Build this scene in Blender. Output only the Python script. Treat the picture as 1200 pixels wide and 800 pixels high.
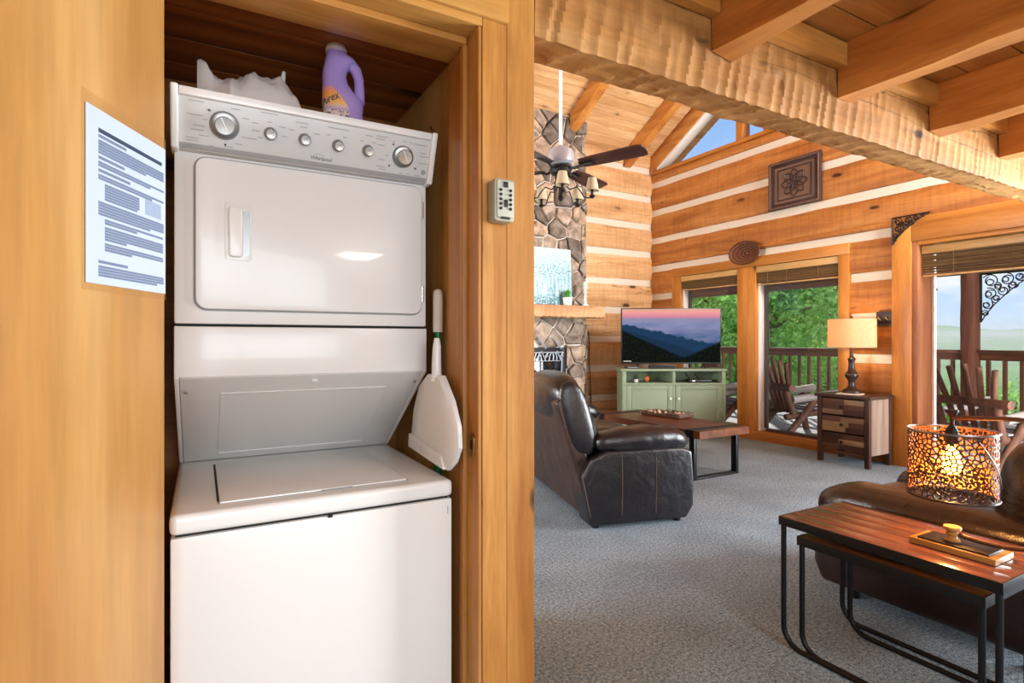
import bpy, bmesh, math, random
import numpy as np
from mathutils import Vector, Matrix, noise

for o in list(bpy.data.objects): bpy.data.objects.remove(o)
SC = bpy.context.scene
COL = SC.collection
R = math.radians
random.seed(7)

# ---------------------------------------------------------------- camera
FPX, HOR, CH, YAW = 651.0, 398.7, 1.25, R(29.26)
SY, CY = math.sin(YAW), math.cos(YAW)
cam = bpy.data.cameras.new('camera'); cam.sensor_width = 36; cam.lens = FPX/1200*36
cam.shift_y = -(400-HOR)/1200; cam.clip_start = .02; cam.clip_end = 20000
camo = bpy.data.objects.new('camera', cam); COL.objects.link(camo)
camo.location = (0, 0, CH); camo.rotation_euler = (R(90), 0, -YAW)
SC.camera = camo

def ray(px, py):
    a = (px-600)/FPX
    return Vector((a*CY+SY, -a*SY+CY, -(py-HOR)/FPX))
def onX(px, py, X): d = ray(px, py); return d*(X/d.x)+Vector((0, 0, CH))
def onY(px, py, Y): d = ray(px, py); return d*(Y/d.y)+Vector((0, 0, CH))
def onZ(px, py, Z): d = ray(px, py); return d*((Z-CH)/d.z)+Vector((0, 0, CH))
def at(px, py, t): return ray(px, py)*t+Vector((0, 0, CH))

# ---------------------------------------------------------------- sky, sun, lights, exposure
W = bpy.data.worlds.new('sky'); SC.world = W; W.use_nodes = True
nt = W.node_tree; nt.nodes.clear()
def wn(t, **k):
    n = nt.nodes.new(t)
    for a, b in k.items(): setattr(n, a, b)
    return n
wo = wn('ShaderNodeOutputWorld'); bg = wn('ShaderNodeBackground')
tc = wn('ShaderNodeTexCoord'); sep = wn('ShaderNodeSeparateXYZ')
nt.links.new(tc.outputs['Generated'], sep.inputs[0])
grad = wn('ShaderNodeValToRGB')
grad.color_ramp.elements[0].position = .0; grad.color_ramp.elements[0].color = (.62, .80, 1.0, 1)
grad.color_ramp.elements[1].position = .45; grad.color_ramp.elements[1].color = (.20, .45, .92, 1)
nt.links.new(sep.outputs['Z'], grad.inputs[0])
mp = wn('ShaderNodeMapping'); mp.inputs['Scale'].default_value = (5, 5, 11)
mp.inputs['Location'].default_value = (.35, .2, .1)
nt.links.new(tc.outputs['Generated'], mp.inputs[0])
cn = wn('ShaderNodeTexNoise'); cn.inputs['Scale'].default_value = 1.0; cn.inputs['Detail'].default_value = 6; cn.inputs['Roughness'].default_value = .52
nt.links.new(mp.outputs[0], cn.inputs['Vector'])
cr = wn('ShaderNodeValToRGB'); cr.color_ramp.elements[0].position = .45; cr.color_ramp.elements[1].position = .55
nt.links.new(cn.outputs['Fac'], cr.inputs[0])
mx = wn('ShaderNodeMixRGB'); mx.inputs[2].default_value = (1.0, 1.0, 1.0, 1)
nt.links.new(cr.outputs[0], mx.inputs[0]); nt.links.new(grad.outputs[0], mx.inputs[1])
nt.links.new(mx.outputs[0], bg.inputs[0]); bg.inputs[1].default_value = 1.0
nt.links.new(bg.outputs[0], wo.inputs[0])

def light(kind, name, loc, target, power, color=(1, 1, 1), size=(1, 1)):
    l = bpy.data.lights.new(name, kind); l.energy = power; l.color = color
    if kind == 'AREA': l.shape = 'RECTANGLE'; l.size, l.size_y = size
    o = bpy.data.objects.new(name, l); COL.objects.link(o); o.location = loc
    d = Vector(target)-Vector(loc); o.rotation_euler = d.to_track_quat('-Z', 'Y').to_euler()
    return o
sun = light('SUN', 'sun', (0, 0, 50), Vector((-2.6, -2.6, -2.9))+Vector((0, 0, 50)), 5.0, (1, .96, .88)); sun.data.angle = R(1.5)
# added fill lights out of view, made up to brighten the rooms
light('AREA', 'fill_light_right', (6.32, -.55, 1.2), (2.5, 3.0, 2.0), 620, (.92, .97, 1), (2.0, 2.0))  # made-up fill through an invented opening in the gable wall
light('AREA', 'fill_light_rear', (.2, -2.6, 1.45), (.5, 2, 1.25), 82, (.82, .93, 1), (2.6, 1.5))  # added fill behind the camera, brightens closet and washer
light('AREA', 'fill_light_loft', (5.3, .1, 3.25), (3.9, 6.4, 3.6), 340, (.97, .98, 1), (1.5, 1.0))  # added fill for fireplace wall and vault, invented source
light('AREA', 'fill_light_left', (-3.7, 4.2, 1.5), (4, 4.2, 1.6), 480, (.93, .97, 1), (2.0, 1.6))  # added fill for the gable wall, invented source
light('AREA', 'fill_light_hall', (1.6, -1.1, 2.22), (1.6, -1.1, 0), 34, (1, .96, .90), (.5, .5))  # added hall fill, no fixture modelled
SC.view_settings.view_transform = 'Standard'; SC.view_settings.look = 'None'
SC.view_settings.gamma = 1; SC.view_settings.use_curve_mapping = False
SC.view_settings.exposure = 0.08

# ---------------------------------------------------------------- materials
def lin(h):
    h = h.lstrip('#'); c = [int(h[i:i+2], 16)/255 for i in (0, 2, 4)]
    return tuple((x/12.92 if x <= .04045 else ((x+.055)/1.055)**2.4) for x in c)+(1,)
MATS = {}
class NT:
    def __init__(s, name):
        s.m = bpy.data.materials.new(name); s.m.use_nodes = True; s.t = s.m.node_tree; s.t.nodes.clear()
        s.o = s.n('ShaderNodeOutputMaterial'); s.b = s.n('ShaderNodeBsdfPrincipled'); s.l(s.b.outputs[0], s.o.inputs[0])
    def n(s, t, **k):
        n = s.t.nodes.new(t)
        for a, b in k.items(): setattr(n, a, b)
        return n
    def l(s, a, b): s.t.links.new(a, b)
    def math(s, op, a, b=None, c=None):
        n = s.n('ShaderNodeMath', operation=op)
        for i, v in enumerate((a, b, c)):
            if v is None: continue
            if isinstance(v, (int, float)): n.inputs[i].default_value = v
            else: s.l(v, n.inputs[i])
        return n.outputs[0]
    def coord(s, scale=(1, 1, 1), rnd=True):
        t = s.n('ShaderNodeTexCoord'); m = s.n('ShaderNodeMapping'); m.inputs['Scale'].default_value = scale
        if rnd:
            oi = s.n('ShaderNodeObjectInfo'); v = s.n('ShaderNodeVectorMath', operation='MULTIPLY_ADD')
            cb = s.n('ShaderNodeCombineXYZ'); s.l(oi.outputs['Random'], cb.inputs[0]); s.l(oi.outputs['Random'], cb.inputs[1]); s.l(oi.outputs['Random'], cb.inputs[2])
            s.l(cb.outputs[0], v.inputs[0]); v.inputs[1].default_value = (31, 47, 23); s.l(t.outputs['Object'], v.inputs[2]); s.l(v.outputs[0], m.inputs[0])
        else: s.l(t.outputs['Object'], m.inputs[0])
        return m.outputs[0]
    def noise(s, vec, scale, detail=4, rough=.5, dist=0):
        n = s.n('ShaderNodeTexNoise'); s.l(vec, n.inputs['Vector']); n.inputs['Scale'].default_value = scale
        n.inputs['Detail'].default_value = detail; n.inputs['Roughness'].default_value = rough; n.inputs['Distortion'].default_value = dist
        return n.outputs['Fac']
    def ramp(s, fac, stops):
        n = s.n('ShaderNodeValToRGB'); e = n.color_ramp.elements
        while len(e) < len(stops): e.new(.5)
        for i, (p, c) in enumerate(stops): e[i].position = p; e[i].color = c if len(c) == 4 else (*c, 1)
        s.l(fac, n.inputs[0]); return n.outputs[0]
    def mix(s, fac, a, b, mode='MIX'):
        n = s.n('ShaderNodeMixRGB', blend_type=mode)
        for i, v in enumerate((fac, a, b)):
            if isinstance(v, (int, float)): n.inputs[i].default_value = v
            elif isinstance(v, tuple): n.inputs[i].default_value = v
            else: s.l(v, n.inputs[i])
        return n.outputs[0]
    def bump(s, h, strength=.3, dist=.01):
        n = s.n('ShaderNodeBump'); n.inputs['Strength'].default_value = strength; n.inputs['Distance'].default_value = dist
        s.l(h, n.inputs['Height']); s.l(n.outputs[0], s.b.inputs['Normal'])
    def set(s, **k):
        for a, v in k.items(): s.b.inputs[a.replace('_', ' ')].default_value = v
        return s

def plain(name, col, rough=.5, metal=0, bump=0, bscale=200, var=0, **k):
    if name in MATS: return MATS[name]
    t = NT(name); c = lin(col); t.b.inputs['Base Color'].default_value = c
    t.b.inputs['Roughness'].default_value = rough; t.b.inputs['Metallic'].default_value = metal
    for a, v in k.items(): t.b.inputs[a.replace('_', ' ')].default_value = v
    if bump or var:
        v = t.coord(); nz = t.noise(v, bscale, 3)
        if bump: t.bump(nz, bump, .002)
        if var:
            n2 = t.noise(v, 6, 4); d = tuple(x*(1-var) for x in c[:3])+(1,); t.l(t.mix(n2, d, c), t.b.inputs['Base Color'])
    MATS[name] = t.m; return t.m

def wood(name, light_c, mid, dark, axis='Z', rough=.42, knots=.5, kscale=2.6, grain=1.0, contrast=1.0, spec=.35, tone=.16, rustic=0, flat=None):
    if name in MATS: return MATS[name]
    t = NT(name); st = {'X': (.09, 1, 1), 'Y': (1, .09, 1), 'Z': (1, 1, .09)}[axis]
    v = t.coord(st)
    L, M_, D = lin(light_c), lin(mid), lin(dark)
    broad = t.noise(v, 9*grain, 5, .55, .6)
    fine = t.noise(v, 95*grain, 3, .6)
    c = t.ramp(broad, [(.5-.22*contrast, D), (.5, M_), (.5+.2*contrast, L)])
    c = t.mix(.30, c, t.ramp(fine, [(.3, (.35, .35, .35)), (.7, (1, 1, 1))]), 'MULTIPLY')
    oi = t.n('ShaderNodeObjectInfo')
    c = t.mix(1, c, t.ramp(oi.outputs['Random'], [(0, (1-tone,)*3), (1, (1, 1, 1))]), 'MULTIPLY')
    if knots:
        ks = {'X': (.6, 1.5, 1.5), 'Y': (1.5, .6, 1.5), 'Z': (1.5, 1.5, .6)}[axis]
        ks = tuple(x*(.1 if flat and 'XYZ'[i] in flat else 1) for i, x in enumerate(ks))
        kv = t.coord(tuple(x*kscale for x in ks))
        vo = t.n('ShaderNodeTexVoronoi'); t.l(kv, vo.inputs['Vector']); vo.inputs['Scale'].default_value = 1
        wob = t.noise(kv, 6, 2)
        d = t.math('ADD', vo.outputs['Distance'], t.math('MULTIPLY', wob, .10))
        sx = t.n('ShaderNodeSeparateColor'); t.l(vo.outputs['Color'], sx.inputs[0])
        pick = t.math('LESS_THAN', sx.outputs[0], knots)
        rad = t.math('MULTIPLY_ADD', sx.outputs[1], .06, .085)
        k1 = t.n('ShaderNodeMapRange'); t.l(d, k1.inputs[0]); t.l(rad, k1.inputs[1]); t.l(t.math('MULTIPLY', rad, 1.5), k1.inputs[2]); k1.inputs[3].default_value = 1; k1.inputs[4].default_value = 0
        halo = t.n('ShaderNodeMapRange'); t.l(d, halo.inputs[0]); t.l(rad, halo.inputs[1]); t.l(t.math('MULTIPLY', rad, 3.2), halo.inputs[2]); halo.inputs[3].default_value = .45; halo.inputs[4].default_value = 0
        kd = tuple(x*.16 for x in D[:3])+(1,)
        c = t.mix(t.math('MULTIPLY', halo.outputs[0], pick), c, tuple(x*.7 for x in D[:3])+(1,))
        c = t.mix(t.math('MULTIPLY', k1.outputs[0], pick), c, kd)
    if rustic:   # saw marks across the grain and long drying cracks along it
        cs = {'X': (26, 3, 3), 'Y': (3, 26, 3), 'Z': (3, 3, 26)}[axis]; sm = t.noise(t.coord(cs), 1, 3, .6)
        c = t.mix(.35, c, t.ramp(sm, [(.38, (.62, .56, .5)), (.55, (1, 1, 1))]), 'MULTIPLY')
        ck = {'X': (.5, 7, 7), 'Y': (7, .5, 7), 'Z': (7, 7, .5)}[axis]; cr_ = t.noise(t.coord(ck), 1, 3, .5)
        line = t.n('ShaderNodeMapRange'); t.l(t.math('ABSOLUTE', t.math('SUBTRACT', cr_, .5)), line.inputs[0]); line.inputs[1].default_value = .0; line.inputs[2].default_value = .012; line.inputs[3].default_value = .75; line.inputs[4].default_value = 0
        gate = t.ramp(t.noise(t.coord(tuple(x*.25 for x in ck)), 1.7, 2), [(.50, (0, 0, 0)), (.58, (1, 1, 1))])
        c = t.mix(t.math('MULTIPLY', line.outputs[0], gate), c, tuple(x*.18 for x in D[:3])+(1,))
    t.l(c, t.b.inputs['Base Color']); t.set(Roughness=rough, Specular_IOR_Level=spec)
    t.bump(t.math('ADD', fine, t.math('MULTIPLY', broad, 1.5)), .18, .003)
    MATS[name] = t.m; return t.m

def carpet():
    t = NT('carpet'); v = t.coord(rnd=False)
    n1 = t.noise(v, 230, 2, .6); n2 = t.noise(v, 70, 3, .7); n3 = t.noise(v, 2.2, 3)
    c = t.ramp(t.math('ADD', t.math('MULTIPLY', n1, .55), t.math('MULTIPLY', n2, .45)),
               [(.36, lin('#33424e')), (.45, lin('#788ea0')), (.51, lin('#a4bacb')), (.57, lin('#c2cace')), (.64, lin('#e2effa'))])
    c = t.mix(.35, c, t.ramp(n3, [(.35, lin('#a6a8a8')), (.65, (1, 1, 1))]), 'MULTIPLY')
    t.l(c, t.b.inputs['Base Color']); t.set(Roughness=.95, Specular_IOR_Level=.05)
    t.bump(t.math('ADD', n1, n2), .9, .012)
    return t.m
def leather(name, col, col2, rough=.32):
    t = NT(name); v = t.coord(); n = t.noise(v, 9, 4, .6, .5); f = t.noise(v, 420, 2)
    t.l(t.ramp(n, [(.35, lin(col)), (.65, lin(col2))]), t.b.inputs['Base Color'])
    t.set(Roughness=rough, Specular_IOR_Level=.55, Coat_Weight=.15, Coat_Roughness=.25)
    t.bump(t.math('ADD', t.math('MULTIPLY', n, 4), t.math('MULTIPLY', f, .25)), .35, .006); return t.m
def stone_mat():
    t = NT('field_stone'); v = t.coord(); n = t.noise(v, 7, 7, .65, .4); f = t.noise(v, 55, 4, .6)
    c = t.ramp(n, [(.28, lin('#5d5248')), (.42, lin('#94877a')), (.55, lin('#bcb0a3')), (.72, lin('#ddd3c8'))])
    oi = t.n('ShaderNodeObjectInfo')
    c = t.mix(1, c, t.ramp(oi.outputs['Random'], [(0, lin('#8f8a86')), (.5, lin('#d8cfc6')), (1, lin('#ffe9d2'))]), 'MULTIPLY')
    t.l(c, t.b.inputs['Base Color']); t.set(Roughness=.9); t.bump(t.math('ADD', n, t.math('MULTIPLY', f, .3)), .8, .03); return t.m
def glassmat(name='window_glass', rough=0):
    t = NT(name); tr = t.n('ShaderNodeBsdfTransparent'); gl = t.n('ShaderNodeBsdfGlossy'); gl.inputs['Roughness'].default_value = rough
    fr = t.n('ShaderNodeFresnel'); fr.inputs[0].default_value = 1.25; ms = t.n('ShaderNodeMixShader')
    t.l(fr.outputs[0], ms.inputs[0]); t.l(tr.outputs[0], ms.inputs[1]); t.l(gl.outputs[0], ms.inputs[2]); t.l(ms.outputs[0], t.o.inputs[0]); return t.m
def foliage(name, a, b, c_):
    t = NT(name); v = t.coord(); n = t.noise(v, 1.6, 4, .6); wn_ = t.noise(v, 14, 2)
    col = t.ramp(t.math('ADD', t.math('MULTIPLY', n, .6), t.math('MULTIPLY', wn_, .4)), [(.36, lin(a)), (.5, lin(b)), (.64, lin(c_))])
    t.l(col, t.b.inputs['Base Color']); t.set(Roughness=.55)
    tl = t.n('ShaderNodeBsdfTranslucent'); t.l(col, tl.inputs[0]); ms = t.n('ShaderNodeMixShader'); ms.inputs[0].default_value = .5
    t.l(t.b.outputs[0], ms.inputs[1]); t.l(tl.outputs[0], ms.inputs[2]); t.l(ms.outputs[0], t.o.inputs[0]); return t.m
def emit(name, col, s):
    t = NT(name); t.b.inputs['Base Color'].default_value = lin(col); t.b.inputs['Emission Color'].default_value = lin(col); t.b.inputs['Emission Strength'].default_value = s; return t.m

PINE = dict(light_c='#e0a55c', mid='#cf8c40', dark='#b06e2c')
M_door = wood('birch_door', '#d0a468', '#bd8a4c', '#a36a30', 'Z', .33, 0, grain=.35, contrast=1.1)
M_post = wood('pine_post', '#d9a05a', '#c68842', '#a8692c', 'Z', .42, .62, 4.4, flat='Y')
M_hdr = wood('pine_header', '#dfa75a', '#cf9045', '#b4742f', 'X', .4, .25, 3, flat='Y')
M_beam = wood('hewn_pine_beam', '#d2a062', '#be8647', '#9c6732', 'X', .6, .4, 3.4, grain=.7, rustic=1, flat='Y')
M_joist = wood('pine_joist', '#d8934a', '#c67e38', '#a36126', 'Y', .45, .4, 2.2, flat='X')
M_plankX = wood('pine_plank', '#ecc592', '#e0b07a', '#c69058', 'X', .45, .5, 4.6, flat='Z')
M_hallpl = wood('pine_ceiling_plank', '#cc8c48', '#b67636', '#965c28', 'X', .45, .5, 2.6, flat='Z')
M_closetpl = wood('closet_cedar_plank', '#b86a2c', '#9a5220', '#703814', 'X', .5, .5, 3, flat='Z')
M_rafter = wood('pine_rafter', '#dc9a50', '#c9823a', '#a9642a', 'Y', .45, .3, 2.2, flat='X')
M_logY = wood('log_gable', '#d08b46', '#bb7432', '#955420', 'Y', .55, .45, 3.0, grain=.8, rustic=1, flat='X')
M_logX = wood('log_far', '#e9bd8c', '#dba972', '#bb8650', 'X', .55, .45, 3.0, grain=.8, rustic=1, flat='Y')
M_trimY = wood('pine_trim_y', '#d68f40', '#c57c30', '#a86424', 'Y', .4, .3, 2.2, flat='X')
M_trimZ = wood('pine_trim_z', '#d68f40', '#c57c30', '#a86424', 'Z', .4, .25, 2.6, flat='X')
M_cedar = wood('cedar_jamb', '#b87a52', '#a3643c', '#84482a', 'Z', .45, .1, 2.6)
M_rafterlog = M_rafter
M_valance = wood('blind_valance', '#d9ae72', '#cc9c5c', '#b88647', 'Y', .4, 0)
M_bslat = wood('bamboo_slat', '#a07c50', '#8a6840', '#6f5230', 'Y', .55, 0, grain=2)
M_deckw = wood('deck_log', '#8a5f49', '#744b38', '#573527', 'Z', .65, .2, 3)
M_deckh = wood('deck_rail_wood', '#84563f', '#6d4230', '#512e20', 'Y', .65, .2, 3)
M_deckb = wood('deck_board', '#b4b3b3', '#a0a09f', '#83827f', 'Y', .7, .15, 3)
M_birch = wood('peeled_log', '#cfc8c2', '#b7aea8', '#8f857e', 'X', .7, .4, 6)
M_tabletop = wood('reclaimed_table_top', '#8d5a3a', '#6d3f28', '#43241a', 'Y', .3, .2, 3, contrast=1.3)
M_ntop = wood('mango_wood_top', '#a06a58', '#7c463a', '#4a2826', 'Y', .2, 0, contrast=1.5, spec=.7)
M_ntop2 = wood('small_table_wood', '#a8703a', '#8a5527', '#63391a', 'Y', .3, .2, 3)
M_dark = wood('dark_stained_wood', '#5a3a2c', '#452a20', '#2d1a15', 'Z', .5, 0)
M_darkX = wood('dark_stained_wood_x', '#5a3a2c', '#452a20', '#2d1a15', 'Y', .5, 0)
M_mixw = [wood('reclaimed_strip_%d' % i, *c, 'Y', .55, 0) for i, c in enumerate([('#b99a72', '#a38360', '#7d6248'), ('#7c5240', '#63402f', '#452a20'), ('#553328', '#45291f', '#301b15'), ('#9c8068', '#86694f', '#634a38')])]
M_ghost = wood('weathered_side', '#b09a8c', '#98806f', '#735c4e', 'Z', .6, .15, 5, contrast=1.3)
M_blade = wood('fan_blade_wood', '#5c3a30', '#4a2c25', '#331d19', 'X', .4, 0)
M_lampwood = wood('lamp_base_oak', '#d0a05c', '#bb8745', '#9a6a32', 'Y', .4, .0)
M_carpet = carpet()
M_chink = plain('chinking', '#dccdb8', .9, bump=.25, bscale=60, var=.12)
M_mortar = plain('mortar', '#d2c9bd', .95, bump=.5, bscale=40, var=.2)
M_stone = stone_mat()
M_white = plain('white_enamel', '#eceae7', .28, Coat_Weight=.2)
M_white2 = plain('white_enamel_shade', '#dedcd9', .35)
M_panel = plain('control_panel_silver', '#d6d5d3', .35, var=.04)
M_dark_gap = plain('dark_gap', '#141414', .8)
M_chrome = plain('brushed_steel', '#d4d2cf', .22, 1)
M_chrome2 = plain('knob_ring', '#8f8d8b', .3, .9)
M_print = plain('panel_print', '#9c9c9c', .7)
M_printd = plain('dark_print', '#3c4046', .7)
M_blackm = plain('black_metal', '#17171a', .42, .5)
M_iron = plain('wrought_iron', '#1a1513', .55, .4)
M_brass = plain('old_brass', '#b08a4a', .3, .9)
M_blk = plain('black_plastic', '#0e0e10', .4)
M_leather1 = leather('black_leather', '#0b090c', '#18141a')
M_leather1b = leather('dark_brown_leather', '#24140f', '#3a231b')
M_leather2 = leather('brown_leather', '#170b09', '#2a1712', .22)
M_seam = plain('leather_seam', '#5b4638', .6)
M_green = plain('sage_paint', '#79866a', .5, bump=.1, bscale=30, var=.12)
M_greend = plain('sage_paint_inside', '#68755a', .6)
M_knobw = plain('ceramic_knob', '#dcd8d0', .2)
M_glass = glassmat()
M_vinyl = plain('white_vinyl', '#e9e3da', .45)
M_bronze = plain('bronze_screen_frame', '#4a3a33', .5)
M_paper = plain('laminated_paper', '#b8c4d8', .3, Coat_Weight=.5)
M_bluebar = plain('blue_print', '#27354f', .6)
M_textp = plain('grey_blue_print', '#66738c', .7)
M_film = plain('laminate_film', '#c8955a', .2, Alpha=.12)
M_purple = plain('purple_plastic', '#a98fd2', .28, Coat_Weight=.3, Subsurface_Weight=.1)
M_capw = plain('bottle_cap', '#cfc4bd', .4)
M_bag = plain('white_plastic_bag', '#e8e6e6', .35, Transmission_Weight=.15)
M_broomw = plain('white_rubber_grip', '#e9e6da', .6, bump=.3, bscale=300)
M_pan = plain('white_plastic', '#efeeec', .25)
M_broomg = plain('green_pole', '#0d6b33', .35)
M_lockbox = plain('greige_metal', '#a8a391', .45, .2)
M_lockface = plain('greige_face', '#b9b8a8', .5)
M_wicker = plain('wicker', '#8f5530', .65, bump=.8, bscale=120, var=.4)
M_wickerd = plain('dark_wicker', '#4a2716', .65, bump=.8, bscale=120, var=.4)
M_artwood = plain('dark_carved_wood', '#3b1f1a', .5, var=.35, bump=.4, bscale=60)
M_artgrain = plain('worn_carved_relief', '#7d5a46', .55, var=.5)
M_shade = plain('burlap_shade', '#e9cfa4', .9, Emission_Strength=0)
M_potw = plain('white_pot', '#efece6', .35)
M_grass = plain('grass_blade', '#4d9a2e', .5)
M_candle = plain('green_candle', '#a8bfa0', .4)
M_distress = plain('distressed_white', '#e8e2d8', .6, var=.15)
M_leaf = foliage('tree_leaf', '#5a9440', '#8cc45e', '#c6e492')
M_leaf2 = foliage('tree_leaf_light', '#74a850', '#a6d074', '#d8eea8')
M_bark = plain('tree_bark', '#7d6a58', .9, bump=.6, bscale=20, var=.4)
M_postlog = wood('porch_post_log', '#a5694a', '#82503a', '#5c3627', 'Z', .7, .3, 4)
M_fan = plain('fan_housing_steel', '#b9bdc6', .25, .45)
M_cream = plain('cream_shade', '#b39f80', .85)
M_rod = plain('white_rod', '#efece8', .4)

# ---------------------------------------------------------------- mesh helpers
class MB:
    def __init__(s): s.v = []; s.f = []
    def add(s, vs, fs):
        b = len(s.v); s.v += [tuple(p) for p in vs]; s.f += [tuple(i+b for i in f) for f in fs]; return s
    def box(s, x0, x1, y0, y1, z0, z1):
        x0, x1 = sorted((x0, x1)); y0, y1 = sorted((y0, y1)); z0, z1 = sorted((z0, z1))
        v = [(x0, y0, z0), (x1, y0, z0), (x1, y1, z0), (x0, y1, z0), (x0, y0, z1), (x1, y0, z1), (x1, y1, z1), (x0, y1, z1)]
        return s.add(v, [(0, 3, 2, 1), (4, 5, 6, 7), (0, 1, 5, 4), (1, 2, 6, 5), (2, 3, 7, 6), (3, 0, 4, 7)])
    def obox(s, c, size, rot):
        hx, hy, hz = [a/2 for a in size]; c = Vector(c); m = rot.to_3x3() if hasattr(rot, 'to_3x3') else rot
        v = [c+m @ Vector(p) for p in ((-hx, -hy, -hz), (hx, -hy, -hz), (hx, hy, -hz), (-hx, hy, -hz), (-hx, -hy, hz), (hx, -hy, hz), (hx, hy, hz), (-hx, hy, hz))]
        return s.add(v, [(0, 3, 2, 1), (4, 5, 6, 7), (0, 1, 5, 4), (1, 2, 6, 5), (2, 3, 7, 6), (3, 0, 4, 7)])
    def prism(s, poly, axis, d0, d1):
        # poly: 2D points in the two other axes (x,y order kept)
        def P(a, b, d): return {'x': (d, a, b), 'y': (a, d, b), 'z': (a, b, d)}[axis]
        n = len(poly); v = [P(a, b, d0) for a, b in poly]+[P(a, b, d1) for a, b in poly]
        f = [tuple(range(n)), tuple(range(2*n-1, n-1, -1))]+[(i, i+n, (i+1) % n+n, (i+1) % n) for i in range(n)]
        return s.add(v, f)
    def tube(s, pts, r, seg=8, cap=True):
        pts = [Vector(p) for p in pts]; n = len(pts); rr = r if isinstance(r, (list, tuple)) else [r]*n
        T = []
        for i in range(n):
            d = (pts[min(i+1, n-1)]-pts[max(i-1, 0)]); T.append(d.normalized() if d.length > 1e-9 else Vector((0, 0, 1)))
        up = Vector((0, 0, 1)) if abs(T[0].z) < .9 else Vector((1, 0, 0)); a = T[0].cross(up).normalized(); vs = []
        for i in range(n):
            a = (a-T[i]*a.dot(T[i])).normalized(); b = T[i].cross(a)
            for k in range(seg):
                w = 2*math.pi*k/seg; vs.append(pts[i]+(a*math.cos(w)+b*math.sin(w))*rr[i])
        fs = [(i*seg+k, i*seg+(k+1) % seg, (i+1)*seg+(k+1) % seg, (i+1)*seg+k) for i in range(n-1) for k in range(seg)]
        if cap: fs += [tuple(range(seg-1, -1, -1)), tuple((n-1)*seg+k for k in range(seg))]
        return s.add(vs, fs)
    def lathe(s, prof, c=(0, 0, 0), seg=24, sx=1, sy=1, axis='z'):
        vs = []
        for r, h in prof:
            for k in range(seg):
                w = 2*math.pi*k/seg; x, y = r*math.cos(w)*sx, r*math.sin(w)*sy
                p = {'z': (x, y, h), 'y': (x, h, y), 'x': (h, x, y)}[axis]
                vs.append((c[0]+p[0], c[1]+p[1], c[2]+p[2]))
        n = len(prof)
        fs = [(i*seg+k, i*seg+(k+1) % seg, (i+1)*seg+(k+1) % seg, (i+1)*seg+k) for i in range(n-1) for k in range(seg)]
        fs += [tuple(range(seg-1, -1, -1)), tuple((n-1)*seg+k for k in range(seg))]
        return s.add(vs, fs)
    def cushion(s, c, size, n=8, p=3.2, rot=None):
        # rounded puffy block: a superellipsoid-like box
        hx, hy, hz = [a/2 for a in size]; vs = []; fs = []; idx = {}
        c = Vector(c)
        def V(u, v_, w):
            q = Vector((u, v_, w)); l = (abs(u)**p+abs(v_)**p+abs(w)**p)**(1/p); q = q/l
            q = Vector((q.x*hx, q.y*hy, q.z*hz)); q = (rot.to_3x3() @ q) if rot else q
            k = (round(u, 4), round(v_, 4), round(w, 4))
            if k not in idx: idx[k] = len(vs); vs.append(c+q)
            return idx[k]
        g = [math.sin((-1+2*i/n)*math.pi/4)/math.sin(math.pi/4) for i in range(n+1)]
        for ax in range(3):
            for sgn in (-1, 1):
                for i in range(n):
                    for j in range(n):
                        q = []
                        for a, b in ((g[i], g[j]), (g[i+1], g[j]), (g[i+1], g[j+1]), (g[i], g[j+1])):
                            t = [0, 0, 0]; t[ax] = sgn; t[(ax+1) % 3] = a; t[(ax+2) % 3] = b; q.append(V(*t))
                        fs.append(tuple(q) if sgn > 0 else tuple(reversed(q)))
        return s.add(vs, fs)
    def mesh(s, name, bev=0, smooth=False, seg=2):
        me = bpy.data.meshes.new(name); me.from_pydata(s.v, [], s.f)
        bm = bmesh.new(); bm.from_mesh(me)
        bmesh.ops.recalc_face_normals(bm, faces=bm.faces)
        if bev:
            ed = [e for e in bm.edges if len(e.link_faces) == 2 and e.calc_face_angle(0) > R(28)]
            try: bmesh.ops.bevel(bm, geom=ed, offset=bev, segments=seg, affect='EDGES', profile=.6, clamp_overlap=True)
            except Exception: pass
        bm.to_mesh(me); bm.free()
        if smooth or bev:
            me.polygons.foreach_set('use_smooth', [True]*len(me.polygons)); me.set_sharp_from_angle(angle=R(smooth if smooth > 1 else 40))
        me.update(); return me
    def build(s, name, mat, parent=None, bev=0, smooth=False, seg=2, loc=None, rot=None):
        me = s.mesh(name, bev, smooth, seg); me.materials.append(mat)
        return link(name, me, parent, loc, rot)
def link(name, me, parent=None, loc=None, rot=None):
    o = bpy.data.objects.new(name, me); COL.objects.link(o)
    if parent: o.parent = parent
    if loc is not None: o.location = loc
    if rot is not None: o.rotation_euler = rot
    return o
def tag(o, label=None, cat=None, group=None, kind=None):
    if label: o['label'] = label
    if cat: o['category'] = cat
    if group: o['group'] = group
    if kind: o['kind'] = kind
    return o
def thing(name, label, cat, loc=(0, 0, 0), rz=0, group=None, kind=None):
    o = bpy.data.objects.new(name, None); COL.objects.link(o); o.location = loc; o.rotation_euler = (0, 0, rz); o.empty_display_size = .1
    return tag(o, label, cat, group, kind)
def struct(name, label=None, loc=(0, 0, 0), rz=0):
    o = thing(name, label, None, loc, rz, kind='structure'); return o
def B(*a): return MB().box(*a)
def text_mesh(body, size, name, ext=.0005, shear=0):
    cu = bpy.data.curves.new(name, 'FONT'); cu.body = body; cu.size = size; cu.extrude = ext; cu.align_x = 'CENTER'; cu.align_y = 'CENTER'; cu.shear = shear; cu.resolution_u = 3
    o = bpy.data.objects.new('tmp_text', cu); COL.objects.link(o); bpy.context.view_layer.update()
    me = bpy.data.meshes.new_from_object(o.evaluated_get(bpy.context.evaluated_depsgraph_get())); bpy.data.objects.remove(o); return me
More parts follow.
